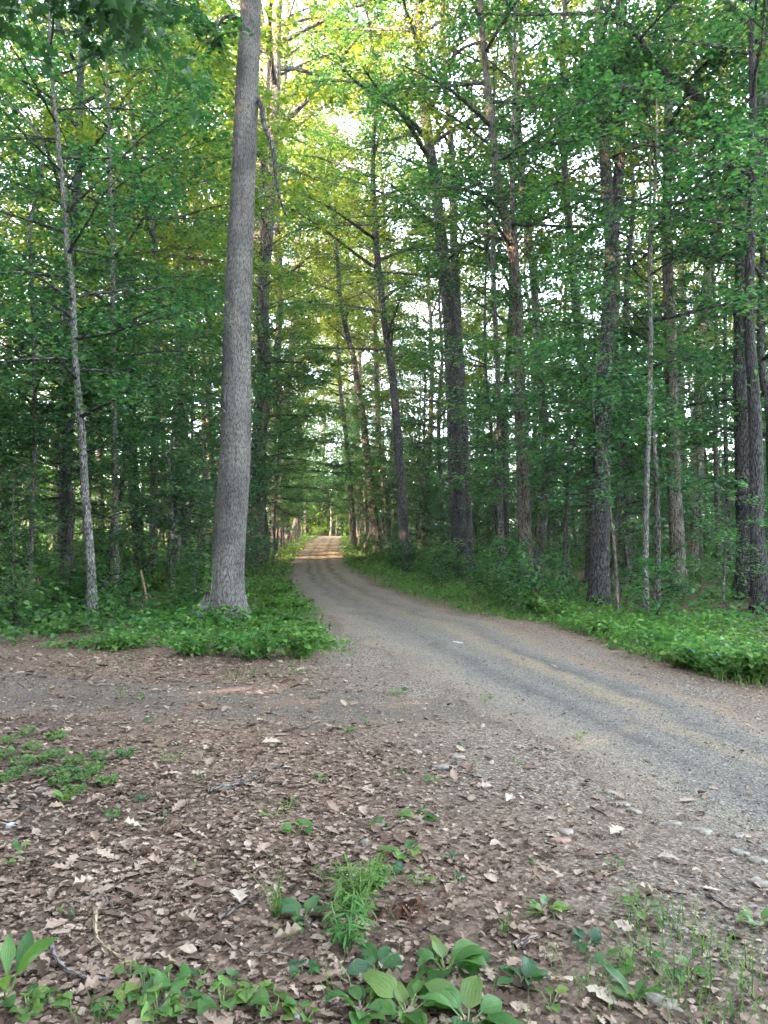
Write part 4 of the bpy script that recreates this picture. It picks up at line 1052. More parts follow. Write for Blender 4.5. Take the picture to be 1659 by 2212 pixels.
PL = [  # (px, py, leaves, length, kind, material, label)
    (962, 2100, 14, .165, 'plantain', 'weed', 'large broad leaved plantain spreading flat, right hand plant of the big clump near the bottom'),
    (812, 2098, 12, .125, 'plantain', 'weed_dark', 'dark plantain rosette at the left of the big clump, below the bright grass tuft'),
    (880, 2192, 15, .175, 'plantain', 'weed', 'largest plantain, in the middle of the clump at the bottom of the photo'),
    (1010, 2212, 8, .19, 'plantain', 'weed', 'plantain with long upright leaves cut by the bottom edge, right of the largest plantain'),
    (780, 2190, 10, .13, 'plantain', 'weed', 'plantain with pale narrow leaves at the lower left of the big clump'),
    (835, 2150, 11, .10, 'plantain', 'weed', 'small light plantain squeezed between the larger plants of the clump'),
    (1132, 2122, 9, .105, 'plantain', 'weed_dark', 'compact dark plantain standing alone right of the big clump'),
    (1178, 1975, 7, .115, 'plantain', 'weed', 'plantain with drooping round leaves above the compact dark one'),
    (655, 1988, 8, .125, 'plantain', 'weed_dark', 'wide dark plantain left of the bright grass tuft'),
    (905, 1765, 6, .115, 'plantain', 'weed', 'upright plantain on bare litter half way up the clearing'),
    (880, 1848, 5, .125, 'plantain', 'weed', 'plantain with two broad raised leaves just below the upright one'),
    (975, 1860, 7, .075, 'dandelion', 'weed_dark', 'small toothed rosette right of the plantain with raised leaves'),
    (818, 1790, 10, .085, 'plantain', 'weed_dark', 'dense dark rosette on the litter left of the upright plantain'),
    (645, 1800, 6, .085, 'violet', 'weed', 'heart leaved weed with bright leaves in the middle of the litter'),
    (592, 1768, 5, .075, 'seedling', 'weed', 'seedling with oval leaves left above the heart leaved weed'),
    (622, 1745, 7, .06, 'seedling', 'weed', 'pale little seedling topmost of the three in the middle of the litter'),
    (305, 1732, 8, .085, 'dandelion', 'weed_dark', 'dark toothed weed alone on the litter below the lichened branch'),
    (838, 1885, 8, .09, 'plantain', 'weed_dark', 'dark leafy weed just above the bright grass tuft'),
    (902, 1915, 8, .065, 'seedling', 'weed', 'small bushy weed right of the bright grass tuft'),
    (985, 1912, 6, .05, 'seedling', 'weed_dark', 'tiny dark weed between the bushy weed and the drooping plantain'),
    (1635, 2000, 7, .115, 'plantain', 'weed', 'plantain at the right picture edge near the bottom'),
    (1268, 2042, 8, .09, 'plantain', 'weed_dark', 'dark weed at the left end of the grassy patch at lower right'),
    (1385, 1985, 5, .085, 'seedling', 'weed', 'light oval leaved weed at the top of the lower right grass'),
    (1372, 2160, 11, .15, 'dandelion', 'weed', 'tall dandelion clump rising in the lower right grass'),
    (1335, 2092, 7, .07, 'violet', 'weed', 'small round leaved weed above the tall dandelion clump'),
    (1460, 2110, 6, .08, 'seedling', 'weed', 'weed with narrow leaves in the middle of the lower right grass'),
    (655, 2112, 6, .06, 'violet', 'weed_dark', 'small violet left of the big plantain clump'),
    (437, 2132, 5, .06, 'violet', 'weed', 'lone small violet between the two violet patches'),
    (495, 2132, 5, .05, 'violet', 'weed_dark', 'tiny dark violet just above the right violet patch'),
    (622, 2032, 6, .07, 'seedling', 'weed', 'weed with paired leaves under the wide dark plantain'),
    (1003, 1618, 9, .085, 'dandelion', 'weed_dark', 'flat toothed rosette near the flat grey stones'),
    (752, 1582, 7, .095, 'dandelion', 'weed', 'weed rooted in the dark tyre track of the clearing'),
    (795, 1566, 5, .07, 'seedling', 'weed', 'small weed just right of the one in the dark tyre track'),
    (690, 1690, 5, .065, 'seedling', 'weed', 'seedling on the litter right of the lichened branch'),
    (935, 1690, 6, .055, 'seedling', 'weed', 'seedling below the flat tan stone'),
    (860, 1672, 5, .05, 'seedling', 'weed', 'seedling left of the flat tan stone'),
    (245, 1770, 4, .06, 'violet', 'weed', 'single heart leaved weed low on the litter at left'),
    (352, 1775, 5, .055, 'seedling', 'weed_dark', 'tiny dark seedling under the dark toothed weed'),
    (52, 1838, 3, .06, 'violet', 'weed', 'two leaved violet near the left edge of the litter'),
    (40, 1868, 4, .05, 'violet', 'weed', 'smallest violet at the left edge of the litter'),
    (262, 1506, 6, .10, 'seedling', 'weed', 'weed growing on the left of the dirt side track'),
    (302, 1512, 6, .08, 'seedling', 'weed_dark', 'dark weed beside another one on the dirt side track'),
    (862, 1500, 6, .10, 'seedling', 'weed', 'weed at the worn pale edge of the gravel road'),
    (1048, 1518, 5, .07, 'seedling', 'weed', 'small weed out on the gravel of the road'),
    (330, 1560, 4, .07, 'seedling', 'weed', 'pale sprig lying in the dirt side track'),
    (1115, 1650, 5, .05, 'seedling', 'weed', 'green sprig on the gravel near the flat stones'),
    (1250, 1600, 5, .06, 'seedling', 'weed', 'green sprig lying in the middle of the road gravel'),
    (1160, 1870, 5, .04, 'seedling', 'weed', 'tiny sprout on the stony litter right of centre'),
    (1330, 1875, 5, .05, 'seedling', 'weed', 'tiny sprout above the lower right grass'),
    (700, 1900, 5, .06, 'seedling', 'weed', 'sprout above the wide dark plantain'),
    (600, 1840, 4, .045, 'seedling', 'weed_dark', 'small sprout below the heart leaved weed'),
    (1190, 2170, 5, .06, 'seedling', 'weed', 'pale sprout at the bottom below the compact dark plantain'),
    (150, 1985, 4, .05, 'seedling', 'weed', 'small sprout near the curved tan stick'),
    (430, 1880, 4, .045, 'seedling', 'weed', 'small sprout in the middle of the bare litter'),
]
for (px, py, n, ln, kd, mt, lb) in PL:
    plant({'plantain': 'plantain', 'violet': 'violet', 'dandelion': 'dandelion', 'seedling': 'seedling'}[kd], px, py, n, ln, lb, kd, mt)
VI = [(312, 2150, 12, .075, 'violet clump left of centre in the bottom left violet patch'), (368, 2140, 11, .075, 'violet clump at the right end of the left violet patch'),
      (342, 2195, 12, .08, 'violet clump at the bottom edge, under the left violet patch'), (285, 2120, 7, .06, 'small violet at the top of the left violet patch'),
      (235, 2195, 9, .07, 'violet clump joining the left violet patch to the corner'), (482, 2185, 11, .08, 'violet clump at the left end of the right violet patch'),
      (540, 2165, 12, .08, 'tallest violet clump, in the middle of the right violet patch'), (598, 2195, 10, .085, 'violet clump at the right end of the right violet patch'),
      (60, 2195, 12, .075, 'violet clump in the bottom left corner'), (105, 2172, 9, .07, 'violet clump beside the long dock leaves'), (660, 2205, 5, .06, 'small violet cut by the bottom edge beside the right patch'),
      (400, 2190, 8, .07, 'violet clump between the left patch and the right patch at the bottom edge')]
for (px, py, n, ln, lb) in VI:
    plant('violet', px, py, n, ln, lb, 'violet', 'weed', group='violets at the bottom edge')
plant('dock', 14, 2165, 5, .27, 'weed with long upright pale green leaves at the left edge near the bottom', 'dock', 'weed')
plant('dandelion', 140, 1735, 14, .10, 'tuft of long narrow upright leaves in the clover patch at left', 'dock', 'weed')
CL = [(20, 1610), (70, 1625), (120, 1640), (40, 1655), (160, 1655), (215, 1645), (95, 1680), (185, 1690), (15, 1690), (270, 1640), (60, 1590), (120, 1600), (5, 1640), (85, 1650), (145, 1680), (45, 1675), (130, 1700), (205, 1670), (165, 1720), (230, 1700)]
for k, (px, py) in enumerate(CL):
    plant('clover', px, py, 32, .055, 'low clover like weed in the green patch at the left edge of the clearing', 'clover', 'weed', group='clover patch at the left')


def tuft(px, py, n, h, w, label, spread=.05, bend=.8, mat='grass', group=None):
    g = at(px, py); r = np.random.default_rng(int(px * 3 + py))
    root = empty('grass_tuft', (g.x, g.y, float(surf(g.x, g.y))), label, 'grass tuft', group)
    x = g.x + r.normal(0, spread, n); y = g.y + r.normal(0, spread, n)
    mb = MB(); grass_blades(mb, x, y, r.uniform(.35, 1.15, n) * h, r, bend * 1.5, w * .62)
    mb.v = [v - np.array(root.location, np.float32) for v in mb.v]
    mb.build('blade_foliage', M[mat], root)


M['bright_grass'] = leaf_mat('bright_grass', [(0, (.045, .125, .03)), (1, (.085, .19, .04))], objvar=.1)
tuft(600, 1985, 16, .26, .005, 'tall thin dark grass tuft left of the wide dark plantain', .02, .7)
tuft(372, 1645, 26, .14, .004, 'sparse pale grass tuft near the dirt side track', .07, .8)
tuft(430, 1690, 14, .11, .004, 'wispy grass tuft left of the thick end of the lichened branch', .04, .8)
tuft(1090, 2020, 10, .16, .004, 'few upright grass blades left of the drooping plantain', .02, .5)
tuft(1590, 2085, 60, .15, .004, 'dense grass tuft at the right edge of the lower right grass', .11, .8)
tuft(1500, 2150, 60, .13, .004, 'grass tuft right of the tall dandelion clump', .13, .8)
tuft(1560, 2190, 70, .13, .004, 'grass tuft in the bottom right corner', .13, .8)
tuft(1440, 2010, 36, .17, .004, 'upright grass tuft at the top of the lower right grass', .08, .6)
tuft(1400, 2075, 50, .13, .004, 'grass tuft above the tall dandelion clump', .10, .8)
tuft(1290, 2120, 40, .10, .004, 'short grass tuft left of the tall dandelion clump', .09, .8)
tuft(1370, 1960, 30, .12, .003, 'feathery dark tuft at the upper left of the lower right grass', .05, .6)
tuft(205, 2205, 24, .12, .004, 'grass tuft between the violets at the bottom left', .05, .7)
tuft(340, 2205, 14, .10, .004, 'little grass tuft among the left violets', .04, .7)
tuft(710, 2150, 10, .14, .003, 'few grass stalks left of the plantain with pale narrow leaves', .03, .5)
tuft(520, 1470, 40, .16, .005, 'grass tuft where the green mound meets the clearing, below the big oak', .16, .8)
tuft(620, 1455, 40, .18, .005, 'grass tuft at the right toe of the green mound under the big oak', .16, .8)
tuft(260, 1440, 40, .14, .005, 'grass tuft on the litter left of the green mound', .2, .8)


def stick(name, pts, r0, r1, mat, label, lift=.01, cat='stick', seg=8, forks=(), rough=.10):
    W = np.array([at(px, py)[:] for px, py in pts]); W[:, 2] = surf(W[:, 0], W[:, 1]) + r0 * .8 + lift
    S = smooth_path(W, 30); r = np.random.default_rng(abs(int(pts[0][0])))
    S += np.cumsum(r.normal(0, .0012, S.shape), axis=0)
    b = Vector(S[0]); root = empty(name, b, label, cat)
    mb = MB(); tube(mb, S - S[0], np.linspace(r0, r1, 30), seg, 0, rough, int(pts[0][0]))
    main = mb.build('stem', mat, root)
    for f in forks:
        Wf = np.array([at(px, py)[:] for px, py in f]); Wf[:, 2] = surf(Wf[:, 0], Wf[:, 1]) + r1 + lift + .004
        fb = MB(); tube(fb, smooth_path(Wf, 12) - S[0], np.linspace(r1 * 1.2, r1 * .5, 12), 6); fb.build('twig', mat, root)


stick('branch', [(446, 1716), (490, 1703), (540, 1688), (575, 1668), (620, 1652)], .013, .004, M['lichen_twig'], 'fallen branch crusted with pale lichen lying across the litter', .012, forks=[[(515, 1672), (560, 1666), (600, 1658)]])
stick('stick', [(205, 1976), (204, 2005), (209, 2037), (225, 2058), (250, 2075), (272, 2090)], .011, .006, M['twig_tan'], 'curved tan stick with peeling bark on the litter at left')
stick('stick', [(110, 2050), (118, 2078), (135, 2105), (165, 2126), (205, 2134), (235, 2137)], .010, .005, M['twig'], 'grey curved stick lying above the bottom left violets')
stick('stick', [(165, 1926), (190, 1940), (215, 1952)], .005, .003, M['twig_dark'], 'thin dark twig above the curved tan stick')
stick('stick', [(220, 1930), (230, 1958), (250, 1980), (285, 2000)], .006, .003, M['twig'], 'pale forked twig right of the curved tan stick', forks=[[(240, 1968), (248, 1950)]])
stick('stick', [(470, 1998), (500, 1978), (530, 1962), (565, 1945)], .011, .005, M['twig_dark'], 'dark stick slanting up left of the tall thin grass')
stick('stick', [(515, 2055), (555, 2070), (600, 2074), (635, 2080)], .007, .003, M['twig_dark'], 'thin dark stick below the slanting one, left of the plantain clump')
stick('stick', [(2, 1730), (35, 1743), (70, 1758), (86, 1770)], .010, .005, M['twig'], 'grey stick at the left edge below the clover patch', forks=[[(60, 1752), (75, 1740)]])
stick('stick', [(1110, 2055), (1128, 2046), (1155, 2034)], .015, .010, M['twig_dark'], 'short thick piece of dead wood right of the big plantain clump')
stick('stick', [(1275, 1750), (1300, 1762), (1325, 1778)], .008, .003, M['twig_dark'], 'dark bowed twig on the stony litter at right', forks=[[(1290, 1757), (1305, 1740), (1330, 1735)]])
stick('stick', [(1412, 1924), (1445, 1932), (1485, 1938)], .007, .003, M['twig_dark'], 'dark straight twig above the lower right grass')
stick('stick', [(1530, 1945), (1560, 1962), (1592, 1977)], .008, .003, M['twig_dark'], 'dark slanting twig near the right edge')
stick('stick', [(1040, 1685), (1010, 1678), (975, 1672)], .006, .003, M['twig_dark'], 'short dark twig beside the flat tan stone')
stick('stick', [(625, 1568), (650, 1578), (690, 1572), (705, 1566)], .008, .003, M['twig'], 'long thin twig in the dark tyre track')
stick('stick', [(1190, 2120), (1220, 2128)], .010, .006, M['twig_tan'], 'chunk of pale bark right of the compact dark plantain')
stick('stick', [(1270, 1885), (1310, 1894), (1345, 1884)], .008, .003, M['twig_tan'], 'pale split stick on the stony litter above the lower right grass')
stick('stick', [(640, 1990), (668, 2015), (672, 2038)], .004, .002, M['twig'], 'very thin twig crossing the wide dark plantain')
stick('stick', [(700, 1956), (690, 1985), (675, 2010)], .003, .002, M['twig'], 'pale straw leaning on the wide dark plantain')
rr_ = np.random.default_rng(505)
for q in range(34):
    y0 = rr_.uniform(2.6, 8.0); x0 = rr_.uniform(-.44 * y0, min(.44 * y0, float(road_l(y0)) + .3)); a_ = rr_.uniform(0, 6.28); l_ = rr_.uniform(.08, .28)
    pts = [(x0 + math.cos(a_) * l_ * u + rr_.normal(0, .012), y0 + math.sin(a_) * l_ * u + rr_.normal(0, .012)) for u in (0, .5, 1)]
    stick('twig', [scr(px, py, float(gz(px, py))) for px, py in pts], rr_.uniform(.002, .005), .0015, M[['twig', 'twig_dark', 'twig_dark'][q % 3]], 'small broken twig lying in the leaf litter of the clearing', .012, cat='twig', seg=5)
for o in list(scn.objects):
    if o.name.startswith('twig') and o.parent is None:
        o['group'] = 'small twigs in the leaf litter'


def lump(px, py, sx_, sy_, sz_, mat, label, rot=0.0, name='stone', sink=.35, seed=0, cat='stone'):
    g = at(px, py); nu, nv = 15, 7; sx_ *= .8; sy_ *= .9; r = np.random.default_rng(int(px + py))
    th = np.linspace(0, 2 * PI, nu + 1); ph = np.linspace(-PI / 2, PI / 2, nv)
    o1, o2 = r.uniform(0, 50, 2)
    cth, sth = np.cos(th), np.sin(th)
    w = 1 + .8 * (fbm(cth * 1.4 + o1, sth * 1.4 + o2, 7, 2) - .5) * 2
    # a slab: flattened top, broken outline
    cp = np.sign(np.cos(ph)) * np.abs(np.cos(ph)) ** .45; sp = np.sign(np.sin(ph)) * np.abs(np.sin(ph)) ** .8
    x = cp[:, None] * (cth * w)[None] * sx_; y = cp[:, None] * (sth * w)[None] * sy_
    z = sp[:, None] * sz_ + .9 * sz_ * (fbm(x * 22 + o1, y * 22, 8, 2) - .5) * (sp[:, None] > 0)
    ca, sa = math.cos(rot), math.sin(rot)
    V = np.stack([x * ca - y * sa, x * sa + y * ca, z], -1).reshape(-1, 3)
    i, j = np.meshgrid(np.arange(nv - 1), np.arange(nu), indexing='ij'); a = i * (nu + 1) + j
    mb = MB(); mb.add(V, np.stack([a, a + 1, a + nu + 2, a + nu + 1], -1).reshape(-1, 4))
    o = mb.build(name, mat, smooth=False); o.location = (g.x, g.y, float(surf(g.x, g.y)) + sz_ * .1 + .003)
    return tag(o, label, cat)


ST = M['stone']
for (px, py, a_, b_, c_, m_, lb) in [
    (958, 1660, .085, .04, .014, ST, 'flat tan stone lying in the litter near the road edge, largest of the flat ones'),
    (1120, 1614, .06, .03, .010, ST, 'flat pale stone right of the toothed rosette'), (1045, 1616, .05, .028, .010, ST, 'flat dark stone beside the toothed rosette'),
    (985, 1638, .06, .04, .012, ST, 'dull grey stone just above the flat tan stone'), (898, 1626, .05, .04, .014, ST, 'grey stone left of the toothed rosette'),
    (1320, 1714, .055, .04, .015, ST, 'wedge shaped tan stone at the litter edge of the road'), (1345, 1742, .05, .03, .012, ST, 'pale elongated stone under the wedge shaped one'),
    (1370, 1755, .055, .035, .012, ST, 'flat grey stone next to the pale elongated one'), (1218, 1800, .055, .04, .014, ST, 'grey stone with a pointed edge in the stony litter'),
    (1212, 1818, .06, .035, .010, M['red_stone'], 'tan orange flat stone in the stony litter'), (1455, 1780, .075, .05, .010, ST, 'broad flat slab set in the road edge at right'),
    (1520, 1798, .09, .04, .010, ST, 'long flat slab set in the road edge, lower than the broad one'), (1595, 1812, .05, .03, .012, ST, 'small grey slab near the right edge of the photo'),
    (1600, 1846, .06, .03, .012, ST, 'grey stone bar near the right edge, below the small slab'), (1640, 1862, .05, .04, .015, ST, 'rounded pale stone at the right edge of the photo'),
    (1640, 1910, .07, .05, .015, ST, 'large smooth grey stone cut by the right edge'), (987, 1390, .11, .045, .015, M['white_stone'], 'white flat stone out on the road gravel'),
    (1470, 2015, .05, .03, .012, ST, 'tan stone in the lower right grass'), (1125, 2015, .05, .03, .01, M['red_stone'], 'reddish flat stone below the drooping plantain'),
    (790, 1826, .035, .03, .018, ST, 'grey round stone by the dark leafy weed'), (830, 1910, .03, .02, .012, ST, 'little tan stone right of the bright grass tuft'),
    (86, 1708, .045, .02, .012, M['white_stone'], 'white stone beside the clover patch'), (22, 1786, .05, .022, .012, M['white_stone'], 'white flat stone at the left edge of the litter'),
    (12, 1757, .055, .03, .015, M['red_stone'], 'reddish brown stone at the left edge above the white flat stone'),
    (1440, 2172, .09, .05, .012, ST, 'grey flat slab under the tall dandelion clump'), (640, 2200, .02, .015, .01, M['white_stone'], 'tiny white stone at the bottom edge beside the violets')]:
    lump(px, py, a_, b_, c_, m_, lb, (px * 13 % 10) / 6 - .8)

DL = [(520, 1965, .14, 'pale dried oak leaf lying on the dark slanting stick'), (385, 1995, .13, 'pale lobed oak leaf in the middle of the litter'), (390, 1680, .14, 'pale curled oak leaf above the dark toothed weed'),
      (565, 1592, .17, 'tan oak leaf at the edge of the dark tyre track'), (605, 1610, .14, 'second tan oak leaf below the one at the tyre track'), (590, 2050, .12, 'square pinkish leaf left of the plantain clump'),
      (1345, 1798, .12, 'big tan leaf by the stony road edge'), (1350, 1838, .13, 'pale lobed leaf below the big tan leaf'), (1262, 2145, .13, 'yellow oak leaf at the bottom right of the compact plantain'),
      (210, 1912, .11, 'yellow brown leaf above the pale forked twig'), (120, 1580, .15, 'brown curled leaf on the dirt side track'), (1170, 1920, .09, 'orange brown leaf above the drooping plantain'),
      (1460, 1866, .10, 'pale leaf sliver on the stony litter at right'), (1430, 1948, .11, 'cream leaf above the lower right grass'), (870, 1965, .10, 'dark red dead leaf in the withered clump'), (1108, 1732, .11, 'pale green oak leaf on the stony litter'),
      (660, 1448, .12, 'pale leaf at the toe of the green mound'), (305, 1798, .10, 'tan leaf on the litter left of the small sprout')]
for k, (px, py, s_, lb) in enumerate(DL):
    g = at(px, py); mb = MB(); r = np.random.default_rng(px)
    leaf_cloud(mb, np.zeros((1, 3)), np.array([s_]), [T_OAK, T_OAK_CURL][k % 2], tilt=.15, r=r)
    o = mb.build('fallen_leaf', M['pale_leaf'] if k not in (14, 11, 10) else M['litter']); o.location = (g.x, g.y, float(surf(g.x, g.y)) + .028); tag(o, lb, 'dead leaf')
# withered brown clump
g = at(870, 1985); mb = MB(); r = np.random.default_rng(4)
leaf_cloud(mb, np.stack([r.normal(0, .07, 34), r.normal(0, .04, 34), r.uniform(.005, .03, 34)], 1), r.uniform(.025, .05, 34), T_OAK_CURL, tilt=.9, r=r)
M['wither'] = island_mat('wither', [(0, (.05, .024, .014)), (1, (.12, .06, .034))])
o = mb.build('withered_clump', M['wither']); o.location = (g.x, g.y, float(surf(g.x, g.y))); tag(o, 'clump of withered reddish brown leaves right of the bright grass tuft', 'dead leaves')


# ferns, creeper and leafy plants by the big oak and on the verge
def fern(px, py, h, n, label, group=None, off=0.0):
    g = at(px, py); r = np.random.default_rng(int(px * 5 + py))
    root = empty('fern', (g.x, g.y + off, float(surf(g.x, g.y + off))), label, 'fern', group)
    fb, sb = MB(), MB()
    for k in range(n):
        a = k * 2.4 + r.normal(0, .3); l = h * r.uniform(.8, 1.3); m_ = 14; t = np.linspace(0, 1, m_)
        e = 1.25 - 1.35 * t + r.normal(0, .1)
        d = np.stack([math.cos(a) * np.cos(e), math.sin(a) * np.cos(e), np.sin(e)], 1) * l / (m_ - 1)
        P = np.vstack([[0, 0, 0], np.cumsum(d[1:], axis=0)])
        tube(sb, P, np.linspace(.004, .0015, m_), 4)
        tt = np.linspace(.18, 1, 20); c = np.stack([np.interp(tt, t, P[:, q]) for q in range(3)], 1)
        wd = l * .26 * np.sin(np.clip(tt * 1.02, 0, 1) * PI * .94 + .12) ** .8 + .01
        for s in (1, -1):
            leaf_cloud(fb, c, wd, (T_DIAMOND[0] * np.array([.62, 1, 1]), T_DIAMOND[1], T_DIAMOND[2]), tilt=.15, heading=a + s * 1.15 + r.normal(0, .06, 20), droop=.2, r=r)
    fb.build('fronds', M['fern'], root); sb.build('stem', M['stem'], root)


for (px, py, h, n, lb) in [(566, 1345, .42, 9, 'light green fern close to the right foot of the big oak'), (596, 1318, .45, 9, 'fern standing higher behind the one at the oak foot'), (628, 1352, .40, 8, 'fern in front on the bank between big oak and road'),
                           (648, 1318, .40, 8, 'fern at the road side of the bank right of the big oak'), (605, 1378, .36, 8, 'lowest fern of the bank right of the big oak'), (575, 1288, .45, 8, 'fern far up the bank beside the slim dark trunk'),
                           (615, 1285, .42, 8, 'fern upper right on the bank near the road bend'), (540, 1365, .34, 7, 'small fern in front of the big oak roots'), (285, 1285, .4, 7, 'fern at the foot of the pale pole tree'),
                           (330, 1275, .4, 7, 'fern between the pale pole tree and the big oak'), (140, 1300, .4, 7, 'fern left of the crooked lichen patched tree'), (660, 1370, .3, 7, 'fern nearest the road edge at the oak bank')]:
    fern(px, py, h, n, lb)

g = at(487, 1345); r = np.random.default_rng(8); n = 1500
mb = MB()
a = r.uniform(PI * .75, PI * 1.75, n); rad = .42 + np.abs(r.normal(0, .55, n)); hh = .06 + .34 * np.exp(-(rad - .4) / .6) * r.random(n)
hh = hh * (.45 + .55 * ss(np.abs(a - 3.6) / .5)); pos = np.stack([rad * 1.5 * np.cos(a), rad * np.sin(a), hh], 1)
n2 = 160; a2 = r.normal(3.5, .35, n2); h2 = r.uniform(.1, 1.15, n2) ** 1.2; r2 = .40 - .08 * h2 + .16 * np.exp(-h2 / .2)
pos = np.vstack([pos, np.stack([r2 * np.cos(a2), r2 * np.sin(a2), h2], 1)])
leaf_cloud(mb, pos, r.uniform(.05, .10, len(pos)), T_OVAL, tilt=.6, droop=.4, r=r)
root = empty('creeper', (g.x, g.y, float(surf(g.x, g.y))), 'green creeper mounded over the roots and climbing the left foot of the big oak', 'creeper')
mb.build('foliage', M['cover'], root)
vb = MB()
for q in range(7):
    aa = 3.5 + r.normal(0, .3); t = np.linspace(0, 1, 10); hz = t * r.uniform(.6, 1.15)
    rv = .385 - .06 * hz + .2 * np.exp(-hz / .2); aw = aa + np.cumsum(r.normal(0, .05, 10))
    tube(vb, np.stack([rv * np.cos(aw), rv * np.sin(aw), hz], 1), .004, 4)
vb.build('stem', M['stem'], root)


def leafy(px, py, h, n, label, mat='cover', name='leafy_plant', spread=.3, leaf=.09, cat='plant', dist=None, tm=T_OVAL):
    g = at(px, py) if dist is None else Vector((*pt(px, py, dist)[:2], 0)); r = np.random.default_rng(int(px * 11 + py))
    root = empty(name, (g.x, g.y, float(surf(g.x, g.y))), label, cat)
    fb, sb = MB(), MB()
    for k in range(n):
        a = r.uniform(0, 6.28); rd = spread * r.random() ** .6; hh = h * r.uniform(.5, 1.1)
        t = np.linspace(0, 1, 6)[:, None]
        Q = np.array([math.cos(a), math.sin(a), 0]) * rd * (.25 + .75 * t ** .8) + np.array([0, 0, hh]) * t
        tube(sb, Q, np.linspace(.005, .002, 6), 4)
        m_ = 13; tt = np.linspace(.2, 1, m_); c = np.stack([np.interp(tt, t[:, 0], Q[:, q]) for q in range(3)], 1)
        leaf_cloud(fb, c, r.uniform(.7, 1.2, m_) * leaf, tm, tilt=.4, heading=np.arange(m_) * 2.6 + a, droop=.35 if len(tm[0]) > 4 and leaf > .03 and name != 'grassy_plant' else -.45, r=r)
    fb.build('foliage', M[mat], root); sb.build('stem', M['stem'], root)


for (px, py, h, n, s_, lf, lb) in [(1560, 1455, .36, 40, .6, .085, 'bushy green plant spilling over the verge at the right, left one of three'), (1640, 1470, .42, 44, .65, .09, 'tallest bushy green plant on the verge at the right edge'),
                                   (1500, 1440, .25, 28, .5, .08, 'lower bushy plant on the verge left of the two at the right edge'), (1160, 1330, .40, 30, .45, .08, 'leafy mound round the foot of the slender brown oak'),
                                   (1210, 1338, .34, 26, .4, .08, 'leafy mound right of the slender brown oak'), (1600, 1290, .9, 16, .5, .12, 'broad leaved young shrub before the scaly trunk at right'),
                                   (1300, 1372, .25, 24, .4, .08, 'light green weeds on the verge below the twin stemmed oak'), (1430, 1400, .25, 24, .4, .08, 'light green weeds on the verge below the lichen grey pair'),
                                   (350, 1290, .75, 20, .4, .09, 'fresh green bushy sapling left of the big oak'), (385, 1318, .5, 20, .4, .08, 'leafy bush a step left of the big oak'),
                                   (260, 1400, .25, 30, .5, .07, 'bright weed patch left of the green mound'), (640, 1420, .4, 34, .45, .08, 'dense leafy bush at the right end of the green mound'),
                                   (560, 1420, .35, 34, .5, .075, 'leafy bush in the middle of the green mound under the oak'), (440, 1415, .32, 34, .5, .075, 'leafy bush at the left of the green mound under the oak'),
                                   (120, 1370, .25, 20, .4, .07, 'small weed patch on the litter by the crooked lichen patched tree'), (40, 1340, .45, 24, .5, .08, 'green bush at the left edge of the woods floor')]:
    leafy(px, py, h, n, lb, 'cover', spread=s_, leaf=lf)

leafy(775, 1965, .20, 17, 'bright yellow green stilt grass with fine leafy stems above the big plantain clump', 'bright_grass', 'grassy_plant', .17, .068,  'grass tuft', tm=T_LANCE)
leafy(745, 2035, .15, 10, 'bright leafy grass spilling over the left side of the big plantain clump', 'bright_grass', 'grassy_plant', .14, .06, 'grass tuft', tm=T_LANCE)
leafy(800, 1920, .13, 12, 'smaller bright leafy grass behind the stilt grass', 'bright_grass', 'grassy_plant', .12, .055, 'grass tuft', tm=T_LANCE)
# dead wood in the woods
root = empty('broken_snag', at(312, 1322), 'snapped forked dead stem sticking up left of the big oak', 'dead wood')
mb = MB(); b0 = np.array(root.location)
tube(mb, np.array([pt(318, 1328, b0[1]), pt(316, 1290, b0[1]), pt(308, 1250, b0[1]), pt(304, 1232, b0[1])]) - b0, [.03, .028, .025, .018], 9, 0, .2, 3); mb.build('stem', M['twig_tan'], root)
mb = MB(); tube(mb, np.array([pt(316, 1305, b0[1]), pt(324, 1285, b0[1] - .05), pt(330, 1272, b0[1] - .1)]) - b0, [.015, .012, .006], 7); mb.build('twig', M['twig'], root)


def stump(px, py, h, r0, label, name='tree_stump'):
    g = at(px, py); mb = MB(); t = np.linspace(0, 1, 10)
    P = np.stack([t * .03, t * .02, -.1 + t * (h + .1)], 1)
    tube(mb, np.vstack([P, P[-1] + [0, 0, .005]]), np.concatenate([r0 * (1 + .35 * np.exp(-t * h / .12)), [0.002]]), 16, 0, .18, int(px))
    o = mb.build(name, M['rot']); o.location = (g.x, g.y, float(gz(g.x, g.y))); tag(o, label, 'stump')


stump(74, 1290, .5, .10, 'short rotting stump in the left woods')
stump(302, 1325, .28, .05, 'small dead stub beside the snapped forked stem')


def log(p0, p1, r_, label, mat='rot', name='fallen_log'):
    a_, b_ = at(*p0), at(*p1); W = np.array([a_[:], ((a_ + b_) / 2)[:], b_[:]]); W[:, 2] = gz(W[:, 0], W[:, 1]) + r_ * .7
    mb = MB(); S = smooth_path(W, 24); rr = np.linspace(r_, r_ * .7, 24); rr[0] = rr[-1] = .004
    tube(mb, S - S[0], rr, 12, 0, .15, int(p0[0])); o = mb.build(name, M[mat]); o.location = S[0]; tag(o, label, 'log')


log((300, 1213), (430, 1208), .16, 'dark fallen log lying in the left woods behind the big oak')
log((20, 1212), (95, 1222), .2, 'fallen log low in the dim woods at the left edge')
log((1215, 1262), (1300, 1268), .09, 'thin fallen log among the trunks right of the slender brown oak')
log((1480, 1244), (1530, 1235), .08, 'pale fallen log behind the reddish oak', 'bark_pale')

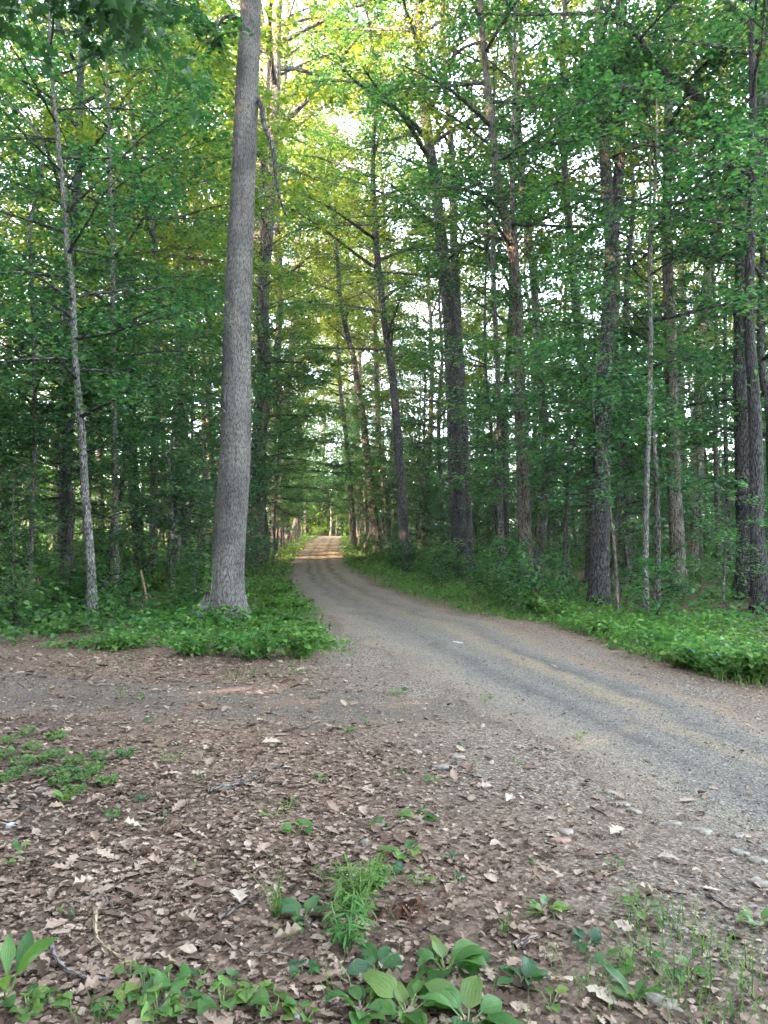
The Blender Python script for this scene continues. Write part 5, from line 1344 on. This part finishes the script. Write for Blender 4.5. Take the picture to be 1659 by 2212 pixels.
# the understory maple whose flat sprays reach across the twin stemmed oak
key_tree('maple_tree', 'understory maple with flat tiered sprays reaching in front of the twin stemmed oak', 'tree',
         [(1216, 1284), (1219, 1188), (1224, 1088), (1229, 1000), (1250, 930)], .10, .06, 6.6, M['bark_mid'], MAP,
         dict(z0=2.6, R=3.3, n=30, ns=14, nl=44, elev=(-.05, .55), flat=.045, tilt=.28), seed=50, leaf=.105)
key_tree('maple_tree', 'understory maple filling the gap right of the reddish oak with tiered sprays', 'tree',
         [(1512, 1262), (1514, 1150), (1510, 1050), (1505, 950)], .10, .06, 7.5, M['bark_mid'], MAP,
         dict(z0=2.0, R=3.0, n=32, ns=13, nl=40, elev=(-.05, .6), flat=.05, tilt=.3), seed=51, leaf=.105)
key_tree('maple_tree', 'dark understory maple whose tiered sprays overhang the road right of the big oak', 'tree',
         [(590, 1226), (594, 1113), (600, 1000), (604, 880)], .13, .09, 10, M['bark_mid'], MAP,
         dict(z0=2.6, R=4.0, n=44, ns=14, nl=40, elev=(-.05, .7), flat=.05, tilt=.3), seed=52, leaf=.12)

# --- the rest of the woods
KEYS = [(o, scr(*o.location)) for o in list(scn.objects) if o.parent is None and o.type == 'EMPTY' and o.get('category') == 'tree' and 0 < scr(*o.location)[0] < 1659]
SHORT = [('big pale grey', 'the big pale oak'), ('tall dark forked', 'the tall forked oak'), ('slender brown', 'the slender brown oak'), ('thick twin', 'the twin stemmed oak'),
         ('straight oak with reddish', 'the reddish oak'), ('massive dark', 'the massive edge oak'), ('straight dark oak at the inside', 'the oak inside the bend'), ('dark oak at the far end', 'the oak with broken limbs'),
         ('crooked slender tree', 'the crooked lichen tree'), ('straight pale lichen', 'the pale pole tree'), ('stout dark oak', 'the stout left oak'), ('thick trunk cut', 'the trunk on the left edge')]
LAND = []
for o, (sx_, sy_) in KEYS:
    for k, v in SHORT:
        if o['label'].startswith(k):
            LAND.append((sx_, v))
LAND.sort()
ORD = ['first', 'second', 'third', 'fourth', 'fifth', 'sixth', 'seventh', 'eighth', 'ninth', 'tenth', 'eleventh', 'twelfth', 'thirteenth', 'fourteenth', 'fifteenth', 'sixteenth', 'seventeenth', 'eighteenth', 'nineteenth', 'twentieth']


def glade(x, y):
    """the open strip through which the low sun reaches the end of the road"""
    t = (x + 8) * -.766 + (y - 112) * .643
    return (t > 1e9) & (np.abs((x + 8) * .643 + (y - 112) * .766) < 8)


SEEN = [(x, o.location.y) for o, (x, _) in KEYS if any(o['label'].startswith(k) for k in ('tall dark forked', 'slender brown', 'thick twin', 'straight oak with reddish', 'massive dark', 'straight dark oak', 'dark oak at the far end', 'farthest dark', 'crooked grey', 'straight pale', 'crooked slender', 'stout dark'))]


def forest(protos, n, y0, y1, clear, space, sc, seed, xl=lambda y: .56 * y + 2, leftbias=.5, ypow=1.0, extra=None, forced=(), big=(), see=0):
    r = np.random.default_rng(seed); out = list(forced); tries = 0
    placed.extend((a, b, space) for a, b in forced)
    while len(out) < n and tries < n * 400:
        tries += 1
        y = y0 + (y1 - y0) * r.random() ** ypow
        w = xl(y); x = r.uniform(-w, w)
        if x > 0 and r.random() > 2 * (1 - leftbias): continue
        ro = float(road_out(x, y))
        if y < 92 and ro < (clear if y < 34 else clear * .55): continue
        if extra and not extra(x, y): continue
        if glade(x, y): continue
        if see and any(y < ky - .5 and abs(scr(x, y, 1)[0] - kx) < see * F / y for kx, ky in SEEN): continue
        if any((x - a) ** 2 + (y - b) ** 2 < max(space, c * .8) ** 2 for a, b, c in placed): continue
        placed.append((x, y, space)); out.append((x, y))
    res = []
    for k, (x, y) in enumerate(out):
        p = protos[int(r.integers(len(protos)))]
        o = copy_tree(p)
        s = r.uniform(*sc)
        if (x, y) in big:
            s = (r.uniform(29, 33) if len(protos) and protos[0] is CANOPY[0] else 17) / p.children[0].dimensions.z
        o.location = (x, y, float(gz(x, y))); o.scale = (s * r.uniform(.92, 1.08), s * r.uniform(.92, 1.08), s)
        o.rotation_euler = (r.normal(0, .025), r.normal(0, .025), r.uniform(0, 2 * PI))
        res.append(o)
    return res


def label_all(objs, ynear, near, far, cat, grp_near, grp_far):
    """near ones are counted off from the closest named tree, far ones merge"""
    by = {}
    for o in objs:
        o['category'] = cat
        sx_, _ = scr(*o.location)
        if o.location.y < ynear and -40 < sx_ < 1700:
            lm = [(x, v) for x, v in LAND if x <= sx_]
            key = ('right of', lm[-1][1]) if lm else ('left of', LAND[0][1])
            by.setdefault(key, []).append((sx_, o)); o['group'] = grp_near
        else:
            o['label'] = far; o['group'] = grp_far
    for (side, v), lst in by.items():
        lst.sort(key=lambda t: t[0], reverse=(side == 'left of'))
        for i, (_, o) in enumerate(lst):
            if i < len(ORD):
                o['label'] = f'{near}, {ORD[i]} {side} {v}'
            else:
                o['label'] = far; o['group'] = grp_far


NEAR_ROAD = [(float(road_l(y)) - dl, y) for y, dl in ((35, 1.8), (43, 2.2), (51, 2.0), (60, 2.2), (70, 2.0), (80, 2.2), (90, 2.4))] + [(float(road_r(y)) + dr, y) for y, dr in ((68, 5.0), (78, 4.0), (88, 3.0))] + [(-9, 114), (-4, 117), (-13, 116), (-6.5, 122), (-1, 113)]
BLOCKER_BELT = [(-.819 * (13 + 3.6 * (k % 3)) + .574 * u, -.574 * (13 + 3.6 * (k % 3)) - .819 * u) for k, u in enumerate(np.arange(-34, 25, 1.45))]   # unseen belt added behind and beside the viewer to block the low sun
BLOCKER_BELT = [p for p in BLOCKER_BELT if p[0] < -.56 * max(p[1], 0) - 4.5 or p[1] < -2]
can = forest(CANOPY, 88, 17, 88, 3.0, 2.6, (.85, 1.12), 1, ypow=.8, leftbias=.5, forced=NEAR_ROAD, big=NEAR_ROAD)
ROAD_END = [(-8.2, 112), (-5.5, 113), (-10.5, 111), (-3, 111), (-12.5, 110), (-7, 116)] + [(float(road_l(y)) - dl, y) for y, dl in ((38, 1.4), (47, 1.5), (55, 1.4), (65, 1.5), (75, 1.4), (85, 1.5))] + [(float(road_r(y)) + dr, y) for y, dr in ((45, 1.4), (62, 1.5), (72, 1.4), (83, 1.4))]
EDGE = [(-9.6, 16.2), (-12, 15.5), (-6.3, 17.8), (-11, 18.5)]
FILL = [(-7.3, 105), (-6.5, 106.5), (-8.6, 107.5), (-4.6, 107), (-10.6, 106.5)]
r_ = np.random.default_rng(64)
FILL2 = [(float(road_r(y)) + 2.2 + 8 * r_.random(), y) for y in np.arange(38, 98, 2.6)] + [(float(road_l(y)) - 1.6 - 6 * r_.random(), y) for y in np.arange(40, 98, 4.5)]
map_ = forest(MAPLE, 175, 15.0, 78, 2.2, 1.7, (.8, 1.2), 2, ypow=.95, leftbias=.58, see=1.5, forced=ROAD_END + EDGE + FILL + FILL2, big=FILL)
sap = forest(SAPL, 110, 13, 48, 1.6, 1.0, (.75, 1.25), 3, see=.45, ypow=.9, leftbias=.55, extra=lambda x, y: not (x < 0 and y < 15 and x > -5.2))
bus = forest(BUSH, 10, 100, 101, 0, .5, (.8, 1.25), 9, forced=[(-14.5, 108), (-12, 110), (-10, 108.5), (-8.2, 110), (-6.4, 109), (-4.5, 110), (-2.5, 108), (-.5, 110), (-9, 113), (-5.5, 113)])
shr = forest(SHRUB, 90, 12, 40, 1.3, .7, (.7, 1.3), 4, ypow=.9, leftbias=.55, extra=lambda x, y: not (x < 0 and y < 13 and x > -4))
for o in CANOPY + MAPLE + SAPL + SHRUB:      # the first of each kind stands in the woods too
    pass
for lst, pr in ((can, CANOPY), (map_, MAPLE), (sap, SAPL), (shr, SHRUB), (bus, BUSH)):
    for p in pr:                                       # the pattern tree takes the place of its last copy
        same = [o for o in lst if o.children[0].data == p.children[0].data]
        if same:
            q = same[-1]
            p.location, p.scale, p.rotation_euler = q.location.copy(), q.scale.copy(), q.rotation_euler.copy()
            lst[lst.index(q)] = p
            for ch in list(q.children): bpy.data.objects.remove(ch)
            bpy.data.objects.remove(q)
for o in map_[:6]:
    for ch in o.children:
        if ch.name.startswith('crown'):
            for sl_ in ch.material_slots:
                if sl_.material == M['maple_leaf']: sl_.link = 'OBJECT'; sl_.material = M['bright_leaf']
label_all(can, 42, 'tall dim-trunked tree in the woods', 'tall tree of the deep woods, its trunk lost among many others', 'tree', 'tall trees standing in the woods', 'tall trees deep in the woods')
label_all(map_, 34, 'leafy understory maple with tiered sprays', 'understory maple far back in the woods, merging with its neighbours', 'tree', 'understory maples', 'understory maples far back')
label_all(sap, 30, 'thin waist to head high sapling', 'sapling far back in the shade under the tall trees', 'sapling', 'saplings in the woods', 'saplings far back')
for o in bus: tag(o, 'tall sunlit bush closing the far end of the road where it bends away', 'bush', 'tall bushes at the end of the road')
label_all(shr, 26, 'low leafy shrub on the woodland floor', 'low shrub far back on the woodland floor', 'shrub', 'shrubs on the woodland floor', 'shrubs far back')

BLOCKER_PINE = [proto_tree('sun_blocker_pine', 470 + k, H, .22, .04, 3.6, 84, 9, 34, .34, (.0, .5), M['bark_dark'], M['dark_leaf'], profile=lambda f: (1 - .72 * f) ** .8, wave=.05, sec_len=(.9, 1.8), flat=.16, seg=(4, 3)) for k, H in enumerate((27, 25))]  # added out of view, crowned densely from the ground up to stop sunlight
pin = forest(BLOCKER_PINE, 0, 0, 1, 0, .5, (1, 1.06), 15, forced=BLOCKER_BELT)
for p in BLOCKER_PINE:
    q = [o for o in pin if o.children[0].data == p.children[0].data][-1]
    p.location, p.scale, p.rotation_euler = q.location.copy(), q.scale.copy(), q.rotation_euler.copy()
    pin[pin.index(q)] = p
    for ch in list(q.children): bpy.data.objects.remove(ch)
    bpy.data.objects.remove(q)
for o in pin: tag(o, 'unseen evergreen added behind the viewer to keep low sun off the clearing', 'tree', 'unseen evergreens added to block the sun')

# far-off woods that close the view
r = np.random.default_rng(91); n = 130000
yy = r.uniform(104, 150, n); xx = r.uniform(-1, 1, n) * (.60 * yy + 4)
ro = road_out(xx, yy)
zz_ = gz(xx, yy) + 13 * r.random(n) ** 1.25 * (.75 + .5 * fbm(xx * .12, yy * .12, 93))
k = (fbm(xx * .35 + 9, zz_ * .35, 94, 3) > .22 + .2 * np.clip((zz_ - 5) / 10, 0, 1)) & ~glade(xx, yy) 
mb = MB(); leaf_cloud(mb, np.stack([xx, yy, zz_], 1)[k], r.uniform(.35, .7, k.sum()), T_DIAMOND, tilt=.5, r=r)
for q in range(70):
    yq = r.uniform(106, 140); xq = r.uniform(-1, 1) * .58 * yq
    tube(mb, np.array([(xq, yq, float(gz(xq, yq)) - .2), (xq + r.normal(0, .4), yq, 8), (xq + r.normal(0, .8), yq, 15)]), np.array([.25, .18, .05]), 6, 1)
tag(mb.build('distant_woods', [CAN, M['bark_mid']]), kind='stuff')


# ------------------------------------------------------------------ the faint evening air between the trees
hm, nt, out = new_mat('haze_air')
pv = nd(nt, 'ShaderNodeVolumePrincipled'); pv.inputs['Color'].default_value = (.80, .92, 1.0, 1); pv.inputs['Density'].default_value = .00022; pv.inputs['Anisotropy'].default_value = .2
nt.links.new(pv.outputs[0], out.inputs['Volume'])
hv = np.array([(x, y, z) for z in (-2.0, 36.0) for y in (-65.0, 425.0) for x in (-165.0, 165.0)])
mb = MB(); mb.add(hv, [(0, 2, 3, 1), (4, 5, 7, 6), (0, 1, 5, 4), (1, 3, 7, 5), (3, 2, 6, 7), (2, 0, 4, 6)])
tag(mb.build('haze', hm, smooth=False), kind='stuff')

# ------------------------------------------------------------------ sky, sun, camera
SUN_AZ, SUN_EL = math.radians(125), math.radians(16)         # azimuth to the left of the view
w = bpy.data.worlds.new('World'); scn.world = w; w.use_nodes = True
nt = w.node_tree; bg = nt.nodes['Background']
sky = nt.nodes.new('ShaderNodeTexSky'); sky.sky_type = 'NISHITA'; sky.sun_disc = False
sky.sun_elevation = SUN_EL; sky.sun_rotation = -SUN_AZ
sky.altitude = 200; sky.air_density = 1.0; sky.dust_density = 2.0; sky.ozone_density = 1.0
hs = nt.nodes.new('ShaderNodeHueSaturation'); hs.inputs['Saturation'].default_value = .5
nt.links.new(sky.outputs[0], hs.inputs['Color']); nt.links.new(hs.outputs[0], bg.inputs[0]); bg.inputs[1].default_value = .15
sl = bpy.data.lights.new('sun', 'SUN'); sl.energy = 4.5; sl.angle = math.radians(.5); sl.color = (1.0, .68, .40)
so = bpy.data.objects.new('sun', sl); col.objects.link(so)
S = Vector((-math.sin(SUN_AZ) * math.cos(SUN_EL), math.cos(SUN_AZ) * math.cos(SUN_EL), math.sin(SUN_EL)))
so.rotation_euler = S.to_track_quat('Z', 'Y').to_euler(); so.location = S * 60

cd = bpy.data.cameras.new('camera'); co_ = bpy.data.objects.new('camera', cd); col.objects.link(co_)
cd.sensor_fit = 'VERTICAL'; cd.sensor_height = 36; cd.lens = 36 * F / 2212; cd.clip_end = 2000; cd.clip_start = .05
co_.location = (0, 0, CAM_H); co_.rotation_euler = (PI / 2 + PITCH, 0, 0)
scn.camera = co_

scn.view_settings.view_transform = 'Standard'; scn.view_settings.look = 'None'; scn.view_settings.gamma = 1
scn.view_settings.exposure = 4.62
scn.render.engine = 'CYCLES'
cy = scn.cycles
cy.max_bounces = 10; cy.diffuse_bounces = 7; cy.glossy_bounces = 2; cy.transmission_bounces = 8; cy.transparent_max_bounces = 4
cy.sample_clamp_indirect = 6; cy.use_adaptive_sampling = True; cy.adaptive_threshold = .02
cy.use_denoising = True
scn.render.use_persistent_data = False
